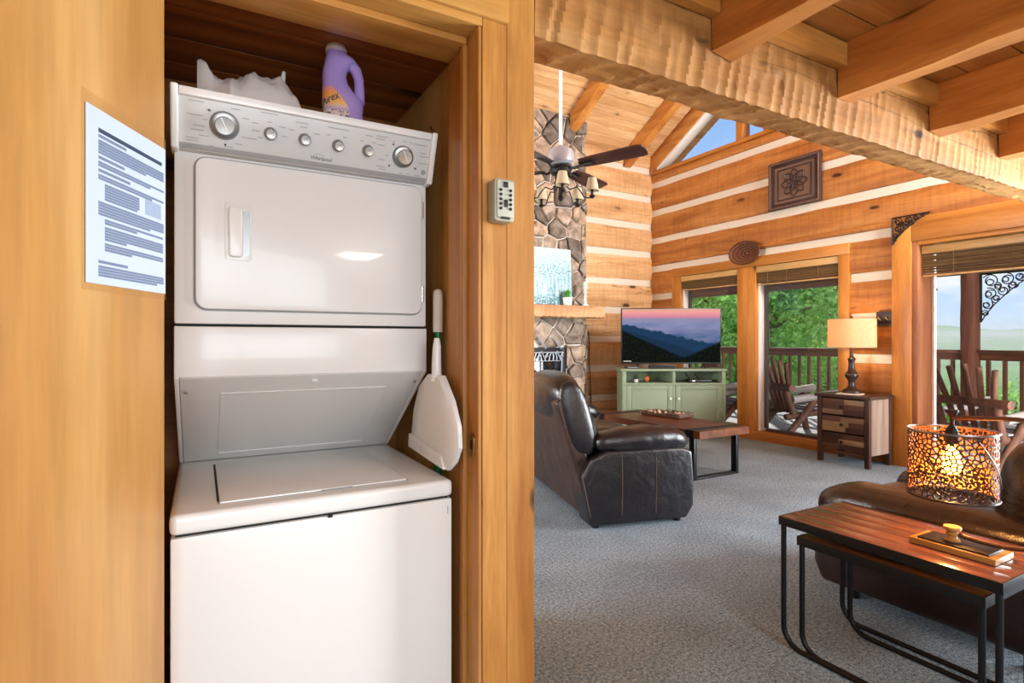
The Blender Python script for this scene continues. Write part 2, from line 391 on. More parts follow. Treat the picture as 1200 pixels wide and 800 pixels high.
def copy_tree(o, parent=None):
    c = o.copy(); COL.objects.link(c); c.parent = parent
    for ch in o.children: copy_tree(ch, c)
    return c

# ================================================================ THE HOUSE
XW, YB, YF = 6.1, 6.46, 1.376          # gable wall, fireplace wall, face of closet wall and beam
XL, YR = -3.5, -2.4                    # unseen left and rear walls
RY, RS, EZ = 3.4, .56, 4.08            # ridge, slope, eave height of the vault
def roofz(y): return EZ+RS*(YB-y) if y > RY else EZ+RS*(YB-RY)-RS*(RY-y)
RZ = roofz(RY+1e-6)
fl = B(XL, XW+.15, YR, YB+.1, -.08, 0).build('floor', M_carpet); tag(fl, 'blue grey flecked carpet covering the whole room', kind='structure')

def wavy(axis, a0, a1, d0, d1, z0, z1, jit=.006, step=.22):
    """log running along axis from a0 to a1, face at depth d0, back at d1"""
    n = max(1, int(abs(a1-a0)/step)); mb = MB(); vs = []
    rj = lambda k=1: random.uniform(-jit, jit)*k
    for i in range(n+1):
        a = a0+(a1-a0)*i/n; h = z1-z0; s = 1 if d1 > d0 else -1
        pr = [(d1, z0), (d0+s*.012+rj(.5), z0+rj()), (d0+rj(.6), z0+h*.12+rj()), (d0-s*.004+rj(.8), z0+h*.5), (d0+rj(.6), z1-h*.12+rj()), (d0+s*.012+rj(.5), z1+rj()), (d1, z1)]
        for d, z in pr: vs.append((a, d, z) if axis == 'x' else (d, a, z))
    m = 7; fs = [(i*m+k, (i+1)*m+k, (i+1)*m+(k+1) % m, i*m+(k+1) % m) for i in range(n) for k in range(m)]
    fs += [tuple(range(m)), tuple(range(n*m+m-1, n*m-1, -1))]
    return mb.add(vs, fs)
def cut(a0, a1, z0, z1, ops):
    """rectangle minus rectangular openings"""
    zs = sorted({z0, z1}|{z for o in ops for z in o[2:] if z0 < z < z1}); out = []
    for q0, q1 in zip(zs, zs[1:]):
        if q1-q0 < .004: continue
        iv = [(a0, a1)]
        for o in ops:
            if o[2] < (q0+q1)/2 < o[3]:
                nv = []
                for s, e in iv:
                    if o[0] > s: nv.append((s, min(e, o[0])))
                    if o[1] < e: nv.append((max(s, o[1]), e))
                iv = [x for x in nv if x[1]-x[0] > .003]
        out += [(s, e, q0, q1) for s, e in iv]
    return out

# ---- gable wall (window wall) on the right
y_w1l = onX(789, 320, XW).y; y_w2r = onX(996, 290, XW).y; y_w3l = onX(1047, 300, XW).y
Y3R = 1.0
OPS = [(y_w2r, y_w1l, -1, 2.30), (Y3R, y_w3l, -1, 2.45), (-1.62, .5, .15, 2.3)]  # last opening is made up, to admit the right fill light
wr = struct('wall_right', 'gable wall of hewn pine logs and cream chinking')
CK = [3.638-.43*i for i in range(9)]
rows = []; top = 3.80
for c in CK: rows.append(('log', c+.048, top)); rows.append(('chinking', c-.048, c+.048)); top = c-.048
rows.append(('log', 0, top))
for kind, z0, z1 in rows:
    if z1-z0 < .01: continue
    for s, e, q0, q1 in cut(YR, YB, z0, z1, OPS):
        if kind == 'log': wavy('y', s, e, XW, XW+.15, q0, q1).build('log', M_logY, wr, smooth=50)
        else: B(XW+.022, XW+.14, s, e, q0, q1).build('chinking', M_chink, wr)
# ---- far wall with the fireplace
wf = struct('wall_back', 'fireplace wall of hewn pine logs and chinking')
CF = [3.86, 3.427, 3.0, 2.57, 2.13, 1.70, 1.27, .84, .41]
top = EZ+.05; rows = []
for c in CF: rows.append(('log', c+.048, top)); rows.append(('chinking', c-.048, c+.048)); top = c-.048
rows.append(('log', 0, top))
for kind, z0, z1 in rows:
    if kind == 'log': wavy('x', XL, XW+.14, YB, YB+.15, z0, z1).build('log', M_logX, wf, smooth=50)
    else: B(XL, XW+.14, YB+.022, YB+.14, z0, z1).build('chinking', M_chink, wf)
# ---- unseen walls, with openings made up for the fill lights
wl = struct('wall_left', 'plain pine wall on the far left side'); 
for s, e, q0, q1 in cut(YR, YB, 0, EZ+RS*3.1, [(3.1, 5.3, .6, 2.3)]): B(XL-.12, XL, s, e, q0, q1).build('panel', M_logY, wl)
wb = struct('wall_rear', 'plain pine wall behind the hall')
for s, e, q0, q1 in cut(XL, XW, 0, 2.52, [(-1.15, 1.55, .65, 2.25)]): B(s, e, YR-.12, YR, q0, q1).build('panel', M_logX, wb)

# ---- gable window above the log wall
g = struct('window_4', 'tall gable window under the rafters'); ZS = 3.85
B(XW-.015, XW+.17, YR, YB, 3.80, ZS).build('sill', M_trimY, g, .004)
def sloped(name, y0, y1, off, w, x0, x1, mat, parent):
    # board that follows the roof slope, top edge 'off' under the planks
    p = [(y0, roofz(y0)-off-w), (y1, roofz(y1)-off-w), (y1, roofz(y1)-off), (y0, roofz(y0)-off)]
    return MB().prism(p, 'x', x0, x1).build(name, mat, parent, .003)
sloped('head_board', RY+.0001, YB, .0, .26, XW-.03, XW+.16, M_rafter, g)
sloped('head_board', YR+.2, RY, .0, .26, XW-.03, XW+.16, M_rafter, g)
sloped('head_liner', RY+.0001, YB-.12, .261, .03, XW-.01, XW+.16, M_vinyl, g)
for ym in (onX(866, 150, XW).y, 4.45): B(XW, XW+.15, ym-.05, ym+.05, ZS, roofz(ym)-.24).build('mullion', M_trimZ, g, .004)
pv = [(6.2, ZS), (4.45, roofz(4.45)-.28), (4.45, ZS)]
MB().add([(XW+.12, a, b) for a, b in pv], [(0, 1, 2)]).build('pane', M_glass, g)
for z0 in [ZS+.4*k for k in range(6)]:  # unseen part of the gable, closed with logs to keep sun out
    z1 = min(z0+.397, RZ-.02); yl = max(YR, YB-(EZ+2*RS*(YB-RY)-EZ)/RS+0) if False else None
    def ylo(z): return max(YR+.1, RY-(RZ-z)/RS)
    def yhi(z): return min(4.40, RY+(RZ-z)/RS)
    if z1-z0 < .05 or yhi(z1)-ylo(z1) < .02: continue
    MB().prism([(ylo(z0), z0), (yhi(z0), z0), (yhi(z1), z1), (ylo(z1), z1)], 'x', XW, XW+.14).build('log', M_logY, g, .006)

# ---- vaulted ceiling
vc = struct('ceiling', 'vaulted knotty pine plank ceiling with rafters')
L = math.hypot(1, RS); pw = .15
for side in (1, -1):
    run = (YB+.15-RY) if side > 0 else (RY-YR+.05); npl = int(run*L/pw)+1
    ang = math.atan(RS)
    me = MB().box(XL, XW+.60, 0, pw-.004, 0, .03).mesh('plank', .009, seg=1); me.materials.append(M_plankX)
    for i in range(npl):
        o = link('plank', me, vc); d = i*pw/L
        if side > 0: o.location = (0, RY+d, RZ-RS*d); o.rotation_euler = (-ang, 0, 0)
        else: o.location = (0, RY-d-pw/L, RZ-RS*(d+pw/L)); o.rotation_euler = (ang, 0, 0)
for xr in (5.61, 4.37, 3.13, 1.89, .65, -.59, -1.83):
    for a, b in ((RY, YB-.003), (RY-.0001, YR+.02)):
        dp = .22
        pts = [(a, roofz(a)-dp-.003), (b, roofz(b)-dp-.003), (b, roofz(b)-.003), (a, roofz(a)-.003)]
        MB().prism(pts, 'x', xr-.065, xr+.065).build('rafter', M_rafter, vc, .006)
B(XL, XW, RY-.07, RY+.07, RZ-.36, RZ-.2).build('ridge_beam', M_plankX, vc, .006)

# ---- hall ceiling: planks on joists
hc = struct('ceiling_hall', 'pine planks on heavy joists over the hall')
seamY = onZ(977, 8, 2.495).y; hw = .2
k0 = int((seamY-YR)/hw)+1
for i in range(-k0, 20):
    y0 = seamY+i*hw; y1 = min(y0+hw-.004, YF+.16)
    if y1-y0 < .03: continue
    B(XL, XW-.005, max(y0, YR), y1, 2.495, 2.53).build('plank', M_hallpl, hc, .004, seg=1)
JX = [.815-.765*i for i in (1, 2, 3, 4)]+[.815, 1.58, 2.345, 3.11, 3.875, 4.64, 5.405]
for x in JX:
    n = 22; mb = MB(); vs = []
    for i in range(n+1):
        y = YR+.004+(YF-.002-YR-.004)*i/n; r = random.uniform
        for xx, zz in ((x+r(0, .006), 2.27+r(-.008, .008)), (x+.11+r(-.006, 0), 2.27+r(-.008, .008)), (x+.11, 2.493), (x, 2.493)): vs.append((xx, y, zz))
    fs = [(i*4+k, i*4+(k+1) % 4, (i+1)*4+(k+1) % 4, (i+1)*4+k) for i in range(n) for k in range(4)]+[(0, 1, 2, 3), tuple(n*4+k for k in (3, 2, 1, 0))]
    mb.add(vs, fs).build('joist', M_joist, hc, smooth=30)
for a, b in zip(sorted(JX), sorted(JX)[1:]):
    if a < .8: continue
    B(a+.111, b-.001, YF-.045, YF-.002, 2.39, 2.485).build('blocking', M_hdr, hc, .004)

# ---- hand hewn beam
def hewn_beam():
    x0, x1 = .852, XW-.01; z0, z1 = 2.135, 2.492; y0, y1 = YF, YF+.155
    rs = random.Random(3)
    def cells(lo, hi, a, b):
        c = [lo]
        while c[-1] < hi: c.append(c[-1]+rs.uniform(a, b))
        return c, [rs.uniform(-1, 1) for _ in c], [rs.uniform(.5, 1.2) for _ in c]
    bandA, bandB, bot, bot2 = cells(x0-1, x1+1, .04, .10), cells(x0-1, x1+1, .04, .09), cells(x0-1, x1+1, .07, .15), cells(x0-1, x1+1, .07, .13)
    def depth(band, x, amp):
        c, tl, am = band; i = np.searchsorted(c, x)-1; u = (x-c[i])/(c[i+1]-c[i])
        return amp*(am[i]*(4*u*(1-u))*.8+.55*tl[i]*(u-.5))
    n = int((x1-x0)/.0095); vs = []; NF, NB = 11, 7
    for i in range(n+1):
        x = x0+(x1-x0)*i/n
        vs.append((x, y0, z1))
        for k in range(NF):
            f = k/(NF-1); z = z1-.02-(z1-z0-.02)*f
            zb = 2.31+.03*math.sin(x*9)+.02*math.sin(x*23)
            sl = .06*(f-.5)
            d = depth(bandA, x+sl, .007) if z > zb else depth(bandB, x+sl*1.3, .0085)
            if abs(z-zb) < .018: d *= .3
            if k == NF-1: d = d*.7+.004; z += depth(bot, x-.05, .006)
            vs.append((x, y0+d+.002*noise.noise((x*14, z*30, 1)), z))
        for k in range(1, NB):
            f = k/(NB); y = y0+(y1-y0)*f
            d = depth(bot, x+.75*(y-y0)-.05, .014) if f < .62 else depth(bot2, x+.5*(y-y0), .014)
            vs.append((x, y, z0+d+.0025*noise.noise((x*12, y*40, 2))))
        e = .012*noise.noise((x*3, 0, 5))+.006*noise.noise((x*14, 0, 6))
        vs.append((x, y1, z0+.012+e)); vs.append((x, y1, z1))
    m = 1+NF+NB-1+2; assert len(vs) == m*(n+1)
    fs = [(i*m+k, (i+1)*m+k, (i+1)*m+(k+1) % m, i*m+(k+1) % m) for i in range(n) for k in range(m)]+[tuple(range(m)), tuple(n*m+k for k in range(m-1, -1, -1))]
    return MB().add(vs, fs).build('hewn_beam', M_beam, smooth=13)
tag(hewn_beam(), 'adze hewn pine beam carrying the ceiling joists above the opening', 'beam')

# ---- closet: walls, ceiling, door casing
XJ = .666                                     # right jamb face
cw = struct('wall_front', 'pine wall around the laundry closet')
B(XL, -.16, YF, YF+.16, 0, 2.49).build('panel', M_post, cw)
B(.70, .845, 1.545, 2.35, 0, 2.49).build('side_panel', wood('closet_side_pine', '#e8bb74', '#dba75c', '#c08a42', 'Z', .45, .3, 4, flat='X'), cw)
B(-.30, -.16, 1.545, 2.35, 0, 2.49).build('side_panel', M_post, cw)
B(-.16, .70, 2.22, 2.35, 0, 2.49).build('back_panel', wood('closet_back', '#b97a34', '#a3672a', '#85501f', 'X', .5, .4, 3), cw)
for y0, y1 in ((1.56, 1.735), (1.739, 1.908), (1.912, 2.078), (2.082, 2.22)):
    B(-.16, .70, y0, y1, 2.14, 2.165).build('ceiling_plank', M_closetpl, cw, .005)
B(XL, .85, 2.35, 2.37, 2.49, 2.5).build('ledge', M_hdr, cw)
tr = struct('trim_1', 'pine door casing and posts of the laundry closet')
def post_board(x0, x1, y0, y1, z0, z1, rough=True):
    n = 40; rs = random.Random(int(x0*1000)); vs = []
    for i in range(n+1):
        z = z0+(z1-z0)*i/n; e = rs.uniform(0, .0025) if rough else 0
        ch_ = .010 if rough else .0005
        vs += [(x0, y0, z), (x1-ch_+e, y0, z), (x1-ch_*.1-e, y0+ch_, z), (x1, y1, z), (x0, y1, z)]
    m = 5; fs = [(i*m+k, i*m+(k+1) % m, (i+1)*m+(k+1) % m, (i+1)*m+k) for i in range(n) for k in range(m)]+[tuple(range(m))[::-1], tuple(n*m+k for k in range(m))]
    return MB().add(vs, fs).build('post_board', M_post, tr, smooth=30)
xm = onY(594, 300, YF).x
post_board(XJ+.012, xm, YF, YF+.165, 0, 2.49, False)
post_board(xm+.0004, .852, YF-.001, YF+.165, 0, 2.49)
zh = onY(561, 29.25, YF).z                     # underside of casing
B(-.10, xm, YF-.014, YF-.001, zh+.022, 2.49).build('header_board', M_hdr, tr, .003)
B(-.10, XJ+.012, YF, YF+.075, zh, 2.485).build('head_jamb', M_hdr, tr, .004)
B(-.10, XJ, YF+.076, YF+.205, zh-.018, zh+.05).build('head_stop', M_hdr, tr, .003)
B(XJ, XJ+.011, YF+.002, YF+.075, 0, zh).build('side_jamb', M_post, tr, .003)
B(XJ-.012, XJ+.012, YF+.076, YF+.105, 0, zh-.019).build('door_stop', M_post, tr, .003)
B(XJ-.004, XJ+.03, YF+.106, YF+.205, 0, zh-.019).build('side_jamb', M_post, tr, .003)
B(-.16, -.105, YF+.002, YF+.205, 0, 2.48).build('side_jamb', M_post, tr, .003)
B(-.104, -.08, YF+.077, YF+.205, 0, zh-.02).build('door_stop', M_post, tr, .003)
# brass strike plate and hook on the jamb
st = MB(); c = Vector((XJ-.003, YF+.035, onY(557, 521, YF+.03).z))
st.prism([(c.y-.013, c.z-.03), (c.y+.010, c.z-.036), (c.y+.016, c.z-.01), (c.y+.016, c.z+.02), (c.y-.002, c.z+.034), (c.y-.015, c.z+.02)], 'x', XJ-.005, XJ-.0005)
sp = tag(st.build('strike_plate', M_brass, bev=.002), 'small brass strike plate on the closet jamb edge', 'strike plate')
MB().box(XJ-.0058, XJ-.0052, c.y-.005, c.y+.007, c.z-.012, c.z+.012).build('latch_hole', M_dark_gap, sp)
hk = onX(511, 152, .668)
h = MB(); h.tube([(.664, hk.y+.03, hk.z+.02), (.655, hk.y+.015, hk.z+.010), (.651, hk.y, hk.z), (.655, hk.y-.014, hk.z-.012), (.664, hk.y-.02, hk.z-.022)], .0035, 6)
hk_o = tag(h.build('hook_latch', M_brass, smooth=40), 'small brass hook screwed to closet side wall above the machine', 'hook')

# ---- open closet door with the notice
HX, HY = -.066, YF-.012; DA = R(25.7)
def door_local(px, py):
    # pixel -> distance along leaf from hinge and height
    d = ray(px, py); ux, uy = -math.sin(DA), -math.cos(DA)
    # (HX+ux*s, HY+uy*s) = t*(d.x,d.y)
    det = ux*(-d.y)-uy*(-d.x); s = (-HX*(-d.y)-(-HY)*(-d.x))/det
    t = (HX+ux*s)/d.x if abs(d.x) > abs(d.y) else (HY+uy*s)/d.y
    return s, CH+d.z*t
dr = struct('door_1', 'flush birch closet door standing open with a notice on it', (HX, HY, 0), R(-90)-DA)
# local +x runs along the leaf from the hinge, face with the notice is +y
B(0, .76, -.035, 0, .012, 2.10).build('door_leaf', M_door, dr, .002)
for z in (.25, 1.1, 1.9): MB().tube([(-.004, -.03, z-.045), (-.004, -.03, z+.045)], .006, 8).build('hinge', M_brass, dr)
s0, zt0 = door_local(192.5, 175); s1, zt1 = door_local(99, 119); _, zb0 = door_local(193, 344); _, zb1 = door_local(101, 331)
zt, zb = (zt0+zt1)/2, (zb0+zb1)/2
pp = thing('printed_notice', 'laminated sheet of printed instructions taped to the open closet door', 'notice', (HX, HY, 0), R(-90)-DA)
B(s0, s1, .0012, .0022, zb, zt).build('sheet', M_paper, pp)
B(s0-.004, s1+.008, .0002, .0010, zb-.012, zt+.022).build('laminate_film', M_film, pp)
pr = MB(); PW, PH = s1-s0, zt-zb; rs = random.Random(5)
def pl(u0, u1, v, h=.0042, mb=pr):   # u from left (far end of leaf) to right, v from the top
    mb.box(s1-u0*PW, s1-u1*PW, .0022, .0026, zt-v*PH-h/2, zt-v*PH+h/2)
bar = MB(); pl(.13, .94, .118, .0075, bar); bar.build('title_bar', M_bluebar, pp)
v = .15
blocks = [('h', 1, .2), ('p', 5, .1), ('h', 1, .18), ('p', 2, .1), ('h', 1, .25), ('p', 2, .1), ('l', 6, .16), ('p', 5, .1), ('l', 2, .16), ('l', 5, .16), ('l', 3, .16), ('g', 2, 0), ('h', 1, .22), ('p', 4, .1)]
for kind, n, u in blocks:
    for i in range(n):
        if kind == 'h': pl(.13, .13+u+.12, v, .0052)
        elif kind == 'p': pl(.13, .97 if i < n-1 else rs.uniform(.4, .9), v)
        elif kind == 'l': pl(.20, (.62 if .38 < v < .5 else .96) if i < n-1 else rs.uniform(.45, .6), v)
        v += .0163
    v += .0125
pr.build('printed_text', M_textp, pp)
dg = MB(); dg.box(s1-.70*PW, s1-.93*PW, .0022, .0025, zt-.50*PH, zt-.40*PH); dg.box(s1-.73*PW, s1-.80*PW, .0025, .0027, zt-.485*PH, zt-.415*PH); dg.box(s1-.83*PW, s1-.90*PW, .0025, .0027, zt-.485*PH, zt-.43*PH); dg.build('printed_diagram', plain('diagram_grey', '#8f9db4', .7), pp)

# ---- windows of the gable wall
def casing_window(n, ya, yb, label, zt_in, sill, head_z, jmat, linermat, casing_w, right_casing, left_casing):
    o = struct('window_%d' % n, label); return o
zi = 2.18
ym0 = onX(865.5, 400, XW).y; ym1 = onX(887, 400, XW).y       # mullion post between windows 1 and 2
y2i = onX(984, 350, XW).y; y1i = onX(799, 350, XW).y
w1 = struct('window_1', 'tall pine framed window half hidden by the television')
B(XW-.03, XW+.10, y1i, y_w1l, 0, 2.179).build('side_casing', M_trimZ, w1, .004)
B(XW-.032, XW+.15, y_w2r, y_w1l, zi, 2.30).build('head_casing', M_trimY, w1, .004)
B(XW-.03, XW+.15, y_w2r+.001, y_w1l-.001, 0, .115).build('sill', M_trimY, w1, .004)
B(XW-.028, XW+.15, ym1, ym0, .116, zi-.001).build('mullion_post', M_trimZ, w1, .005)
w2 = struct('window_2', 'tall pine framed glass window beside the lamp')
B(XW-.03, XW+.15, y_w2r, y2i, .116, zi-.001).build('side_casing', M_trimZ, w2, .004)
for w, a, b in ((w1, ym0, y1i), (w2, y2i, ym1)):
    B(XW+.02, XW+.13, b-.035, b-.002, .117, zi-.001).build('frame_jamb', M_vinyl, w, .003)
    B(XW+.08, XW+.12, a+.002, a+.03, .117, zi-.001).build('frame_jamb', M_vinyl, w, .003)
    B(XW+.09, XW+.13, b-.075, b-.036, .15, zi-.001).build('screen_frame', M_bronze, w, .003)
    B(XW+.06, XW+.13, a+.031, b-.076, .117, .15).build('frame_rail', M_bronze if w is w2 else M_vinyl, w, .003)
    B(XW+.09, XW+.096, a+.025, b-.07, .14, zi-.001).build('pane', M_glass, w)
# window 3: the glass door on the right
w3 = struct('window_3', 'large pine framed sliding glass door to the porch')
z3 = 2.218; yi3 = onX(1068, 400, XW-.03).y
B(XW-.035, XW+.14, yi3, y_w3l, 0, 2.45).build('side_casing', M_trimZ, w3, .004)
B(XW-.036, XW+.14, Y3R, yi3-.001, z3, 2.45).build('head_casing', M_trimY, w3, .004)
B(XW-.02, XW+.30, yi3-.05, yi3-.001, 0, z3-.001).build('jamb_liner', M_cedar, w3, .004)
B(XW-.02, XW+.30, Y3R, yi3-.051, z3-.04, z3-.001).build('head_liner', M_trimY, w3, .004)
B(XW+.25, XW+.30, yi3-.07, yi3-.051, .05, z3-.041).build('frame_jamb', M_vinyl, w3, .003)
B(XW-.02, XW+.30, Y3R, yi3-.051, .0, .05).build('threshold', M_trimY, w3, .004)
B(XW-.03, XW+.14, Y3R-.12, Y3R-.001, 0, 2.45).build('side_casing', M_trimZ, w3, .004)
B(XW+.262, XW+.268, Y3R, yi3-.06, .05, z3-.041).build('pane', M_glass, w3)
# blinds
def blind(ya, yb, ztop, zbot, vh, x, label, gap=False):
    b = thing('window_blind', label, 'blind', (x, (ya+yb)/2, ztop)); hw = (yb-ya)/2; dz = ztop-zbot
    B(-.02, .025, -hw, hw, -vh, -.002).build('valance', M_valance, b, .004)
    n = int((dz-vh-.02)/.011); me = MB().box(-.012, .022, -hw+.006, hw-.006, -.0017, .0017).mesh('slat'); me.materials.append(M_bslat)
    z = -vh-.008; rs = random.Random(int(ya*100))
    for i in range(n):
        o = link('slat', me, b); o.location = (0, 0, z); o.rotation_euler = (rs.uniform(-.003, .003), R(18), 0)
        z -= .0105 if not gap else rs.choice((.010, .014, .022, .026))
        if z < -dz+.02: break
    B(-.012, .02, -hw+.004, hw-.004, -dz, -dz+.016).build('bottom_rail', M_valance, b, .003)
    for f in (-.55, .2, .7): MB().tube([(-.014, f*hw, -vh), (-.016, f*hw, -dz)], .0015, 4).build('ladder_cord', M_bslat, b)
    return b
blind(ym0+.006, y1i-.006, zi-.004, 1.965, .075, XW-.002, 'raised bamboo blind with pine valance above the television window')
blind(y2i+.006, ym1-.006, zi-.004, 1.935, .08, XW-.002, 'raised bamboo blind with pine valance in window beside the table lamp')
blind(Y3R+.03, yi3-.056, z3-.05, 1.868, .075, XW+.06, 'raised slatted blind in the big glass door', True)
#SECTION3
# ================================================================ LAUNDRY CLOSET
WX0, WX1, WY = -.061, .631, 1.48
DY = 1.69                                       # dryer face
YBK = 2.19
ZSM, ZTOP, ZHOOD = .80, .85, 1.15
zdb = onY(355, 381, DY).z                       # dryer bottom seam
wd = thing('stacked_washer_dryer', 'white stacked washer and dryer standing in the closet', 'washer dryer', ((WX0+WX1)/2, WY, 0))
ox, oy = (WX0+WX1)/2, WY
def LB(x0, x1, y0, y1, z0, z1): return MB().box(x0-ox, x1-ox, y0-oy, y1-oy, z0, z1)
LB(WX0, WX1, WY, YBK, .02, ZSM-.003).build('washer_cabinet', M_white, wd, .006)
LB(WX0+.01, WX1-.01, WY+.01, YBK, ZSM-.003, ZSM+.003).build('seam_gap', M_dark_gap, wd)
LB(WX0+.03, WX1-.03, WY+.05, YBK-.05, 0, .022).build('plinth', M_dark_gap, wd)
# washer top: rounded deck with a sunken lid bay
lx0, lx1, ly0, ly1 = .04, .515, 1.535, 2.03
tp = MB()
for a in ((WX0-.002, lx0, WY-.004, YBK), (lx1, WX1+.002, WY-.004, YBK), (lx0, lx1, WY-.004, ly0), (lx0, lx1, ly1, YBK)): pass
pro = [(WX0-.002-ox, WY-.004-oy), (WX1+.002-ox, WY-.004-oy), (WX1+.002-ox, YBK-oy), (WX0-.002-ox, YBK-oy)]
tp.prism(pro, 'z', ZSM+.003, ZTOP)
tp.build('washer_top', M_white, wd, .016, seg=4)
LB(lx0-.004, lx1+.004, ly0-.004, ly1+.004, ZTOP-.006, ZTOP+.0008).build('lid_gap', M_print, wd)
lid = LB(lx0, lx1, ly0, ly1, ZTOP-.004, ZTOP+.005).build('washer_lid', M_white, wd, .004)
LB(lx0-.005, lx0-.0005, ly0+.02, ly1-.01, ZTOP, ZTOP+.0012).build('shadow_gap', M_dark_gap, wd)
LB(.28, .36, ly0-.007, ly0+.002, ZTOP+.0002, ZTOP+.0028).build('lid_grip', M_print, lid)
LB(.285, .297, WY-.0045, WY-.001, ZSM-.006, ZSM+.001).build('lid_catch', M_dark_gap, wd)
LB(.617, .619, WY-.0006, WY+.001, ZSM-.045, ZSM-.025).build('screw_slot', M_print, wd)
# hood between washer and dryer: side profile extruded over the width
hood = [(DY-oy, ZHOOD), (DY-oy, zdb-.006), (YBK-oy, zdb-.006), (YBK-oy, ZTOP+.001), (2.11-oy, ZTOP+.001)]
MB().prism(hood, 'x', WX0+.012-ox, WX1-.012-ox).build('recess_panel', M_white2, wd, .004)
for x0, x1 in ((WX0, WX0+.011), (WX1-.011, WX1)): MB().prism([(a-.004, b) for a, b in hood], 'x', x0-ox, x1-ox).build('hood_side', M_white, wd, .003)
LB(WX0, WX1, DY-.006, DY+.02, ZHOOD+.002, zdb-.006).build('hood_face', M_white, wd, .006)
def recess_pt(u, f):  # point on sloped recess, u along x, f from top 0 to deck 1
    return Vector((u-ox, DY-oy+(2.11-DY)*f, ZHOOD+(ZTOP+.001-ZHOOD)*f))
nrm = Vector((0, -(ZHOOD-ZTOP), (DY-2.11))).normalized(); nrm = Vector((0, -.58, -.81)) if nrm.z > 0 else nrm
slope = math.atan2(ZHOOD-ZTOP, 2.11-DY)
for u, f, r in ((.293, .06, .009), (-.035, .13, .006), (.605, .10, .006)):
    p = recess_pt(u, f); m = MB(); m.lathe([(r, 0), (r, .004), (r*.7, .006)], (0, 0, 0), 14)
    o = m.build('screw_cap', M_white if u > .2 and u < .5 else M_chrome, wd, smooth=40); o.location = p; o.rotation_euler = Vector((0, -math.sin(slope), -math.cos(slope))).to_track_quat('Z', 'Y').to_euler()
pa = [recess_pt(u, f)+Vector((0, -.58*.001, -.8*.001)) for u, f in ((.05, .16), (.52, .16), (.52, .90), (.05, .90))]
rm = MB()
for i in range(4):
    rm.tube([pa[i], pa[(i+1) % 4]], .0016, 5)
rm.build('pressed_line', M_white2, wd, smooth=40)
# dryer
ZDT = 1.80
LB(WX0, WX1, DY, YBK, zdb, ZDT+.06).build('dryer_cabinet', M_white, wd, .007)
LB(WX0+.006, WX1-.006, DY+.008, YBK-.01, zdb-.0065, zdb+.001).build('seam_gap', M_dark_gap, wd)
def dpt(px, py): p = onY(px, py, DY); return p.x, p.z
dx0, dzt = dpt(229, 184); dx1, _ = dpt(492.5, 222); _, dzb = dpt(492, 368)
def rrect(x0, x1, z0, z1, r, n=5):
    out = []
    for cx, cz, a0 in ((x1-r, z1-r, 0), (x0+r, z1-r, 90), (x0+r, z0+r, 180), (x1-r, z0+r, 270)):
        for i in range(n+1): a = R(a0+90*i/n); out.append((cx+r*math.cos(a), cz+r*math.sin(a)))
    return out
MB().prism([(a-ox, b) for a, b in rrect(dx0-.005, dx1+.005, dzb-.005, dzt+.005, .032)], 'y', DY-.0015-oy, DY+.01-oy).build('door_seam', M_print, wd)
dd = MB().prism([(a-ox, b) for a, b in rrect(dx0, dx1, dzb, dzt, .028)], 'y', DY-.015-oy, DY+.008-oy).build('dryer_door', M_white, wd, .005)
hx0, hzt = dpt(263.5, 237.5); hx1, hzb = dpt(294, 307)
MB().prism([(a-ox, b) for a, b in rrect(hx0, hx1, hzb, hzt, .006)], 'y', DY-.0175-oy, DY-.013-oy).build('handle_plate', M_white, dd, .0015)
xa, _ = dpt(283, 270); xb, _ = dpt(292, 270)
MB().prism([(a-ox, b) for a, b in rrect(xa, xb, hzb+.012, hzt-.022, .005)], 'y', DY-.0182-oy, DY-.0160-oy).build('handle_recess', M_chrome2, dd)
MB().prism([(a-ox, b) for a, b in rrect(hx0+.008, xa+.002, hzb+.008, hzt-.014, .010)], 'y', DY-.034-oy, DY-.0176-oy).build('handle_grip', M_white, dd, .005)
for pz in (247, 345):
    _, hz = dpt(490, pz); MB().tube([(dx1+.002-ox, DY-.014-oy, hz-.025), (dx1+.002-ox, DY-.014-oy, hz+.025)], .0045, 8).build('door_hinge', M_chrome, dd, smooth=40)
# control panel leans out at the top
PB, PT, pzb, pzt = 1.663, 1.612, 1.745, 1.880
cp = MB().prism([(PB-oy, pzb), (PT-oy, pzt), (YBK-oy, pzt-.004), (YBK-oy, pzb+.03), (DY+.02-oy, pzb)], 'x', WX0+.006-ox, WX1-.006-ox).build('control_panel', M_panel, wd, .004)
for x0, x1 in ((WX0-.006, WX0+.012), (WX1-.012, WX1+.006)):
    MB().prism([(PB-.012-oy, pzb-.004), (PT-.014-oy, pzt+.006), (PT+.08-oy, pzt+.004), (DY+.03-oy, pzb-.004)], 'x', x0-ox, x1-ox).build('end_cap', M_white, cp, .005, seg=3)
MB().prism([(PT-.006-oy, pzt-.016), (PT-.008-oy, pzt+.004), (PT+.05-oy, pzt+.004), (PT+.03-oy, pzt-.016)], 'x', WX0+.013-ox, WX1-.013-ox).build('top_trim', M_white, cp, .002)
MB().prism([(PB-.004-oy, pzb+.002), (PB-.008-oy, pzb+.014), (PB+.01-oy, pzb+.014), (PB+.01-oy, pzb+.002)], 'x', WX0+.013-ox, WX1-.013-ox).build('bottom_trim', M_print, cp, .002)
pn = Vector((0, -(pzt-pzb), (PT-PB))).normalized()      # outward normal of panel face
pup = Vector((0, PT-PB, pzt-pzb)).normalized()
def pan(px, py):
    d = ray(px, py); p0 = Vector((0, PB, pzb)); t = (p0-Vector((0, 0, CH))).dot(pn)/d.dot(pn)
    return d*t+Vector((0, 0, CH))
PM = Matrix((Vector((1, 0, 0)), pup, -pn if False else pn)).transposed()   # x right, y up the panel, z out
PROT = PM.to_euler()
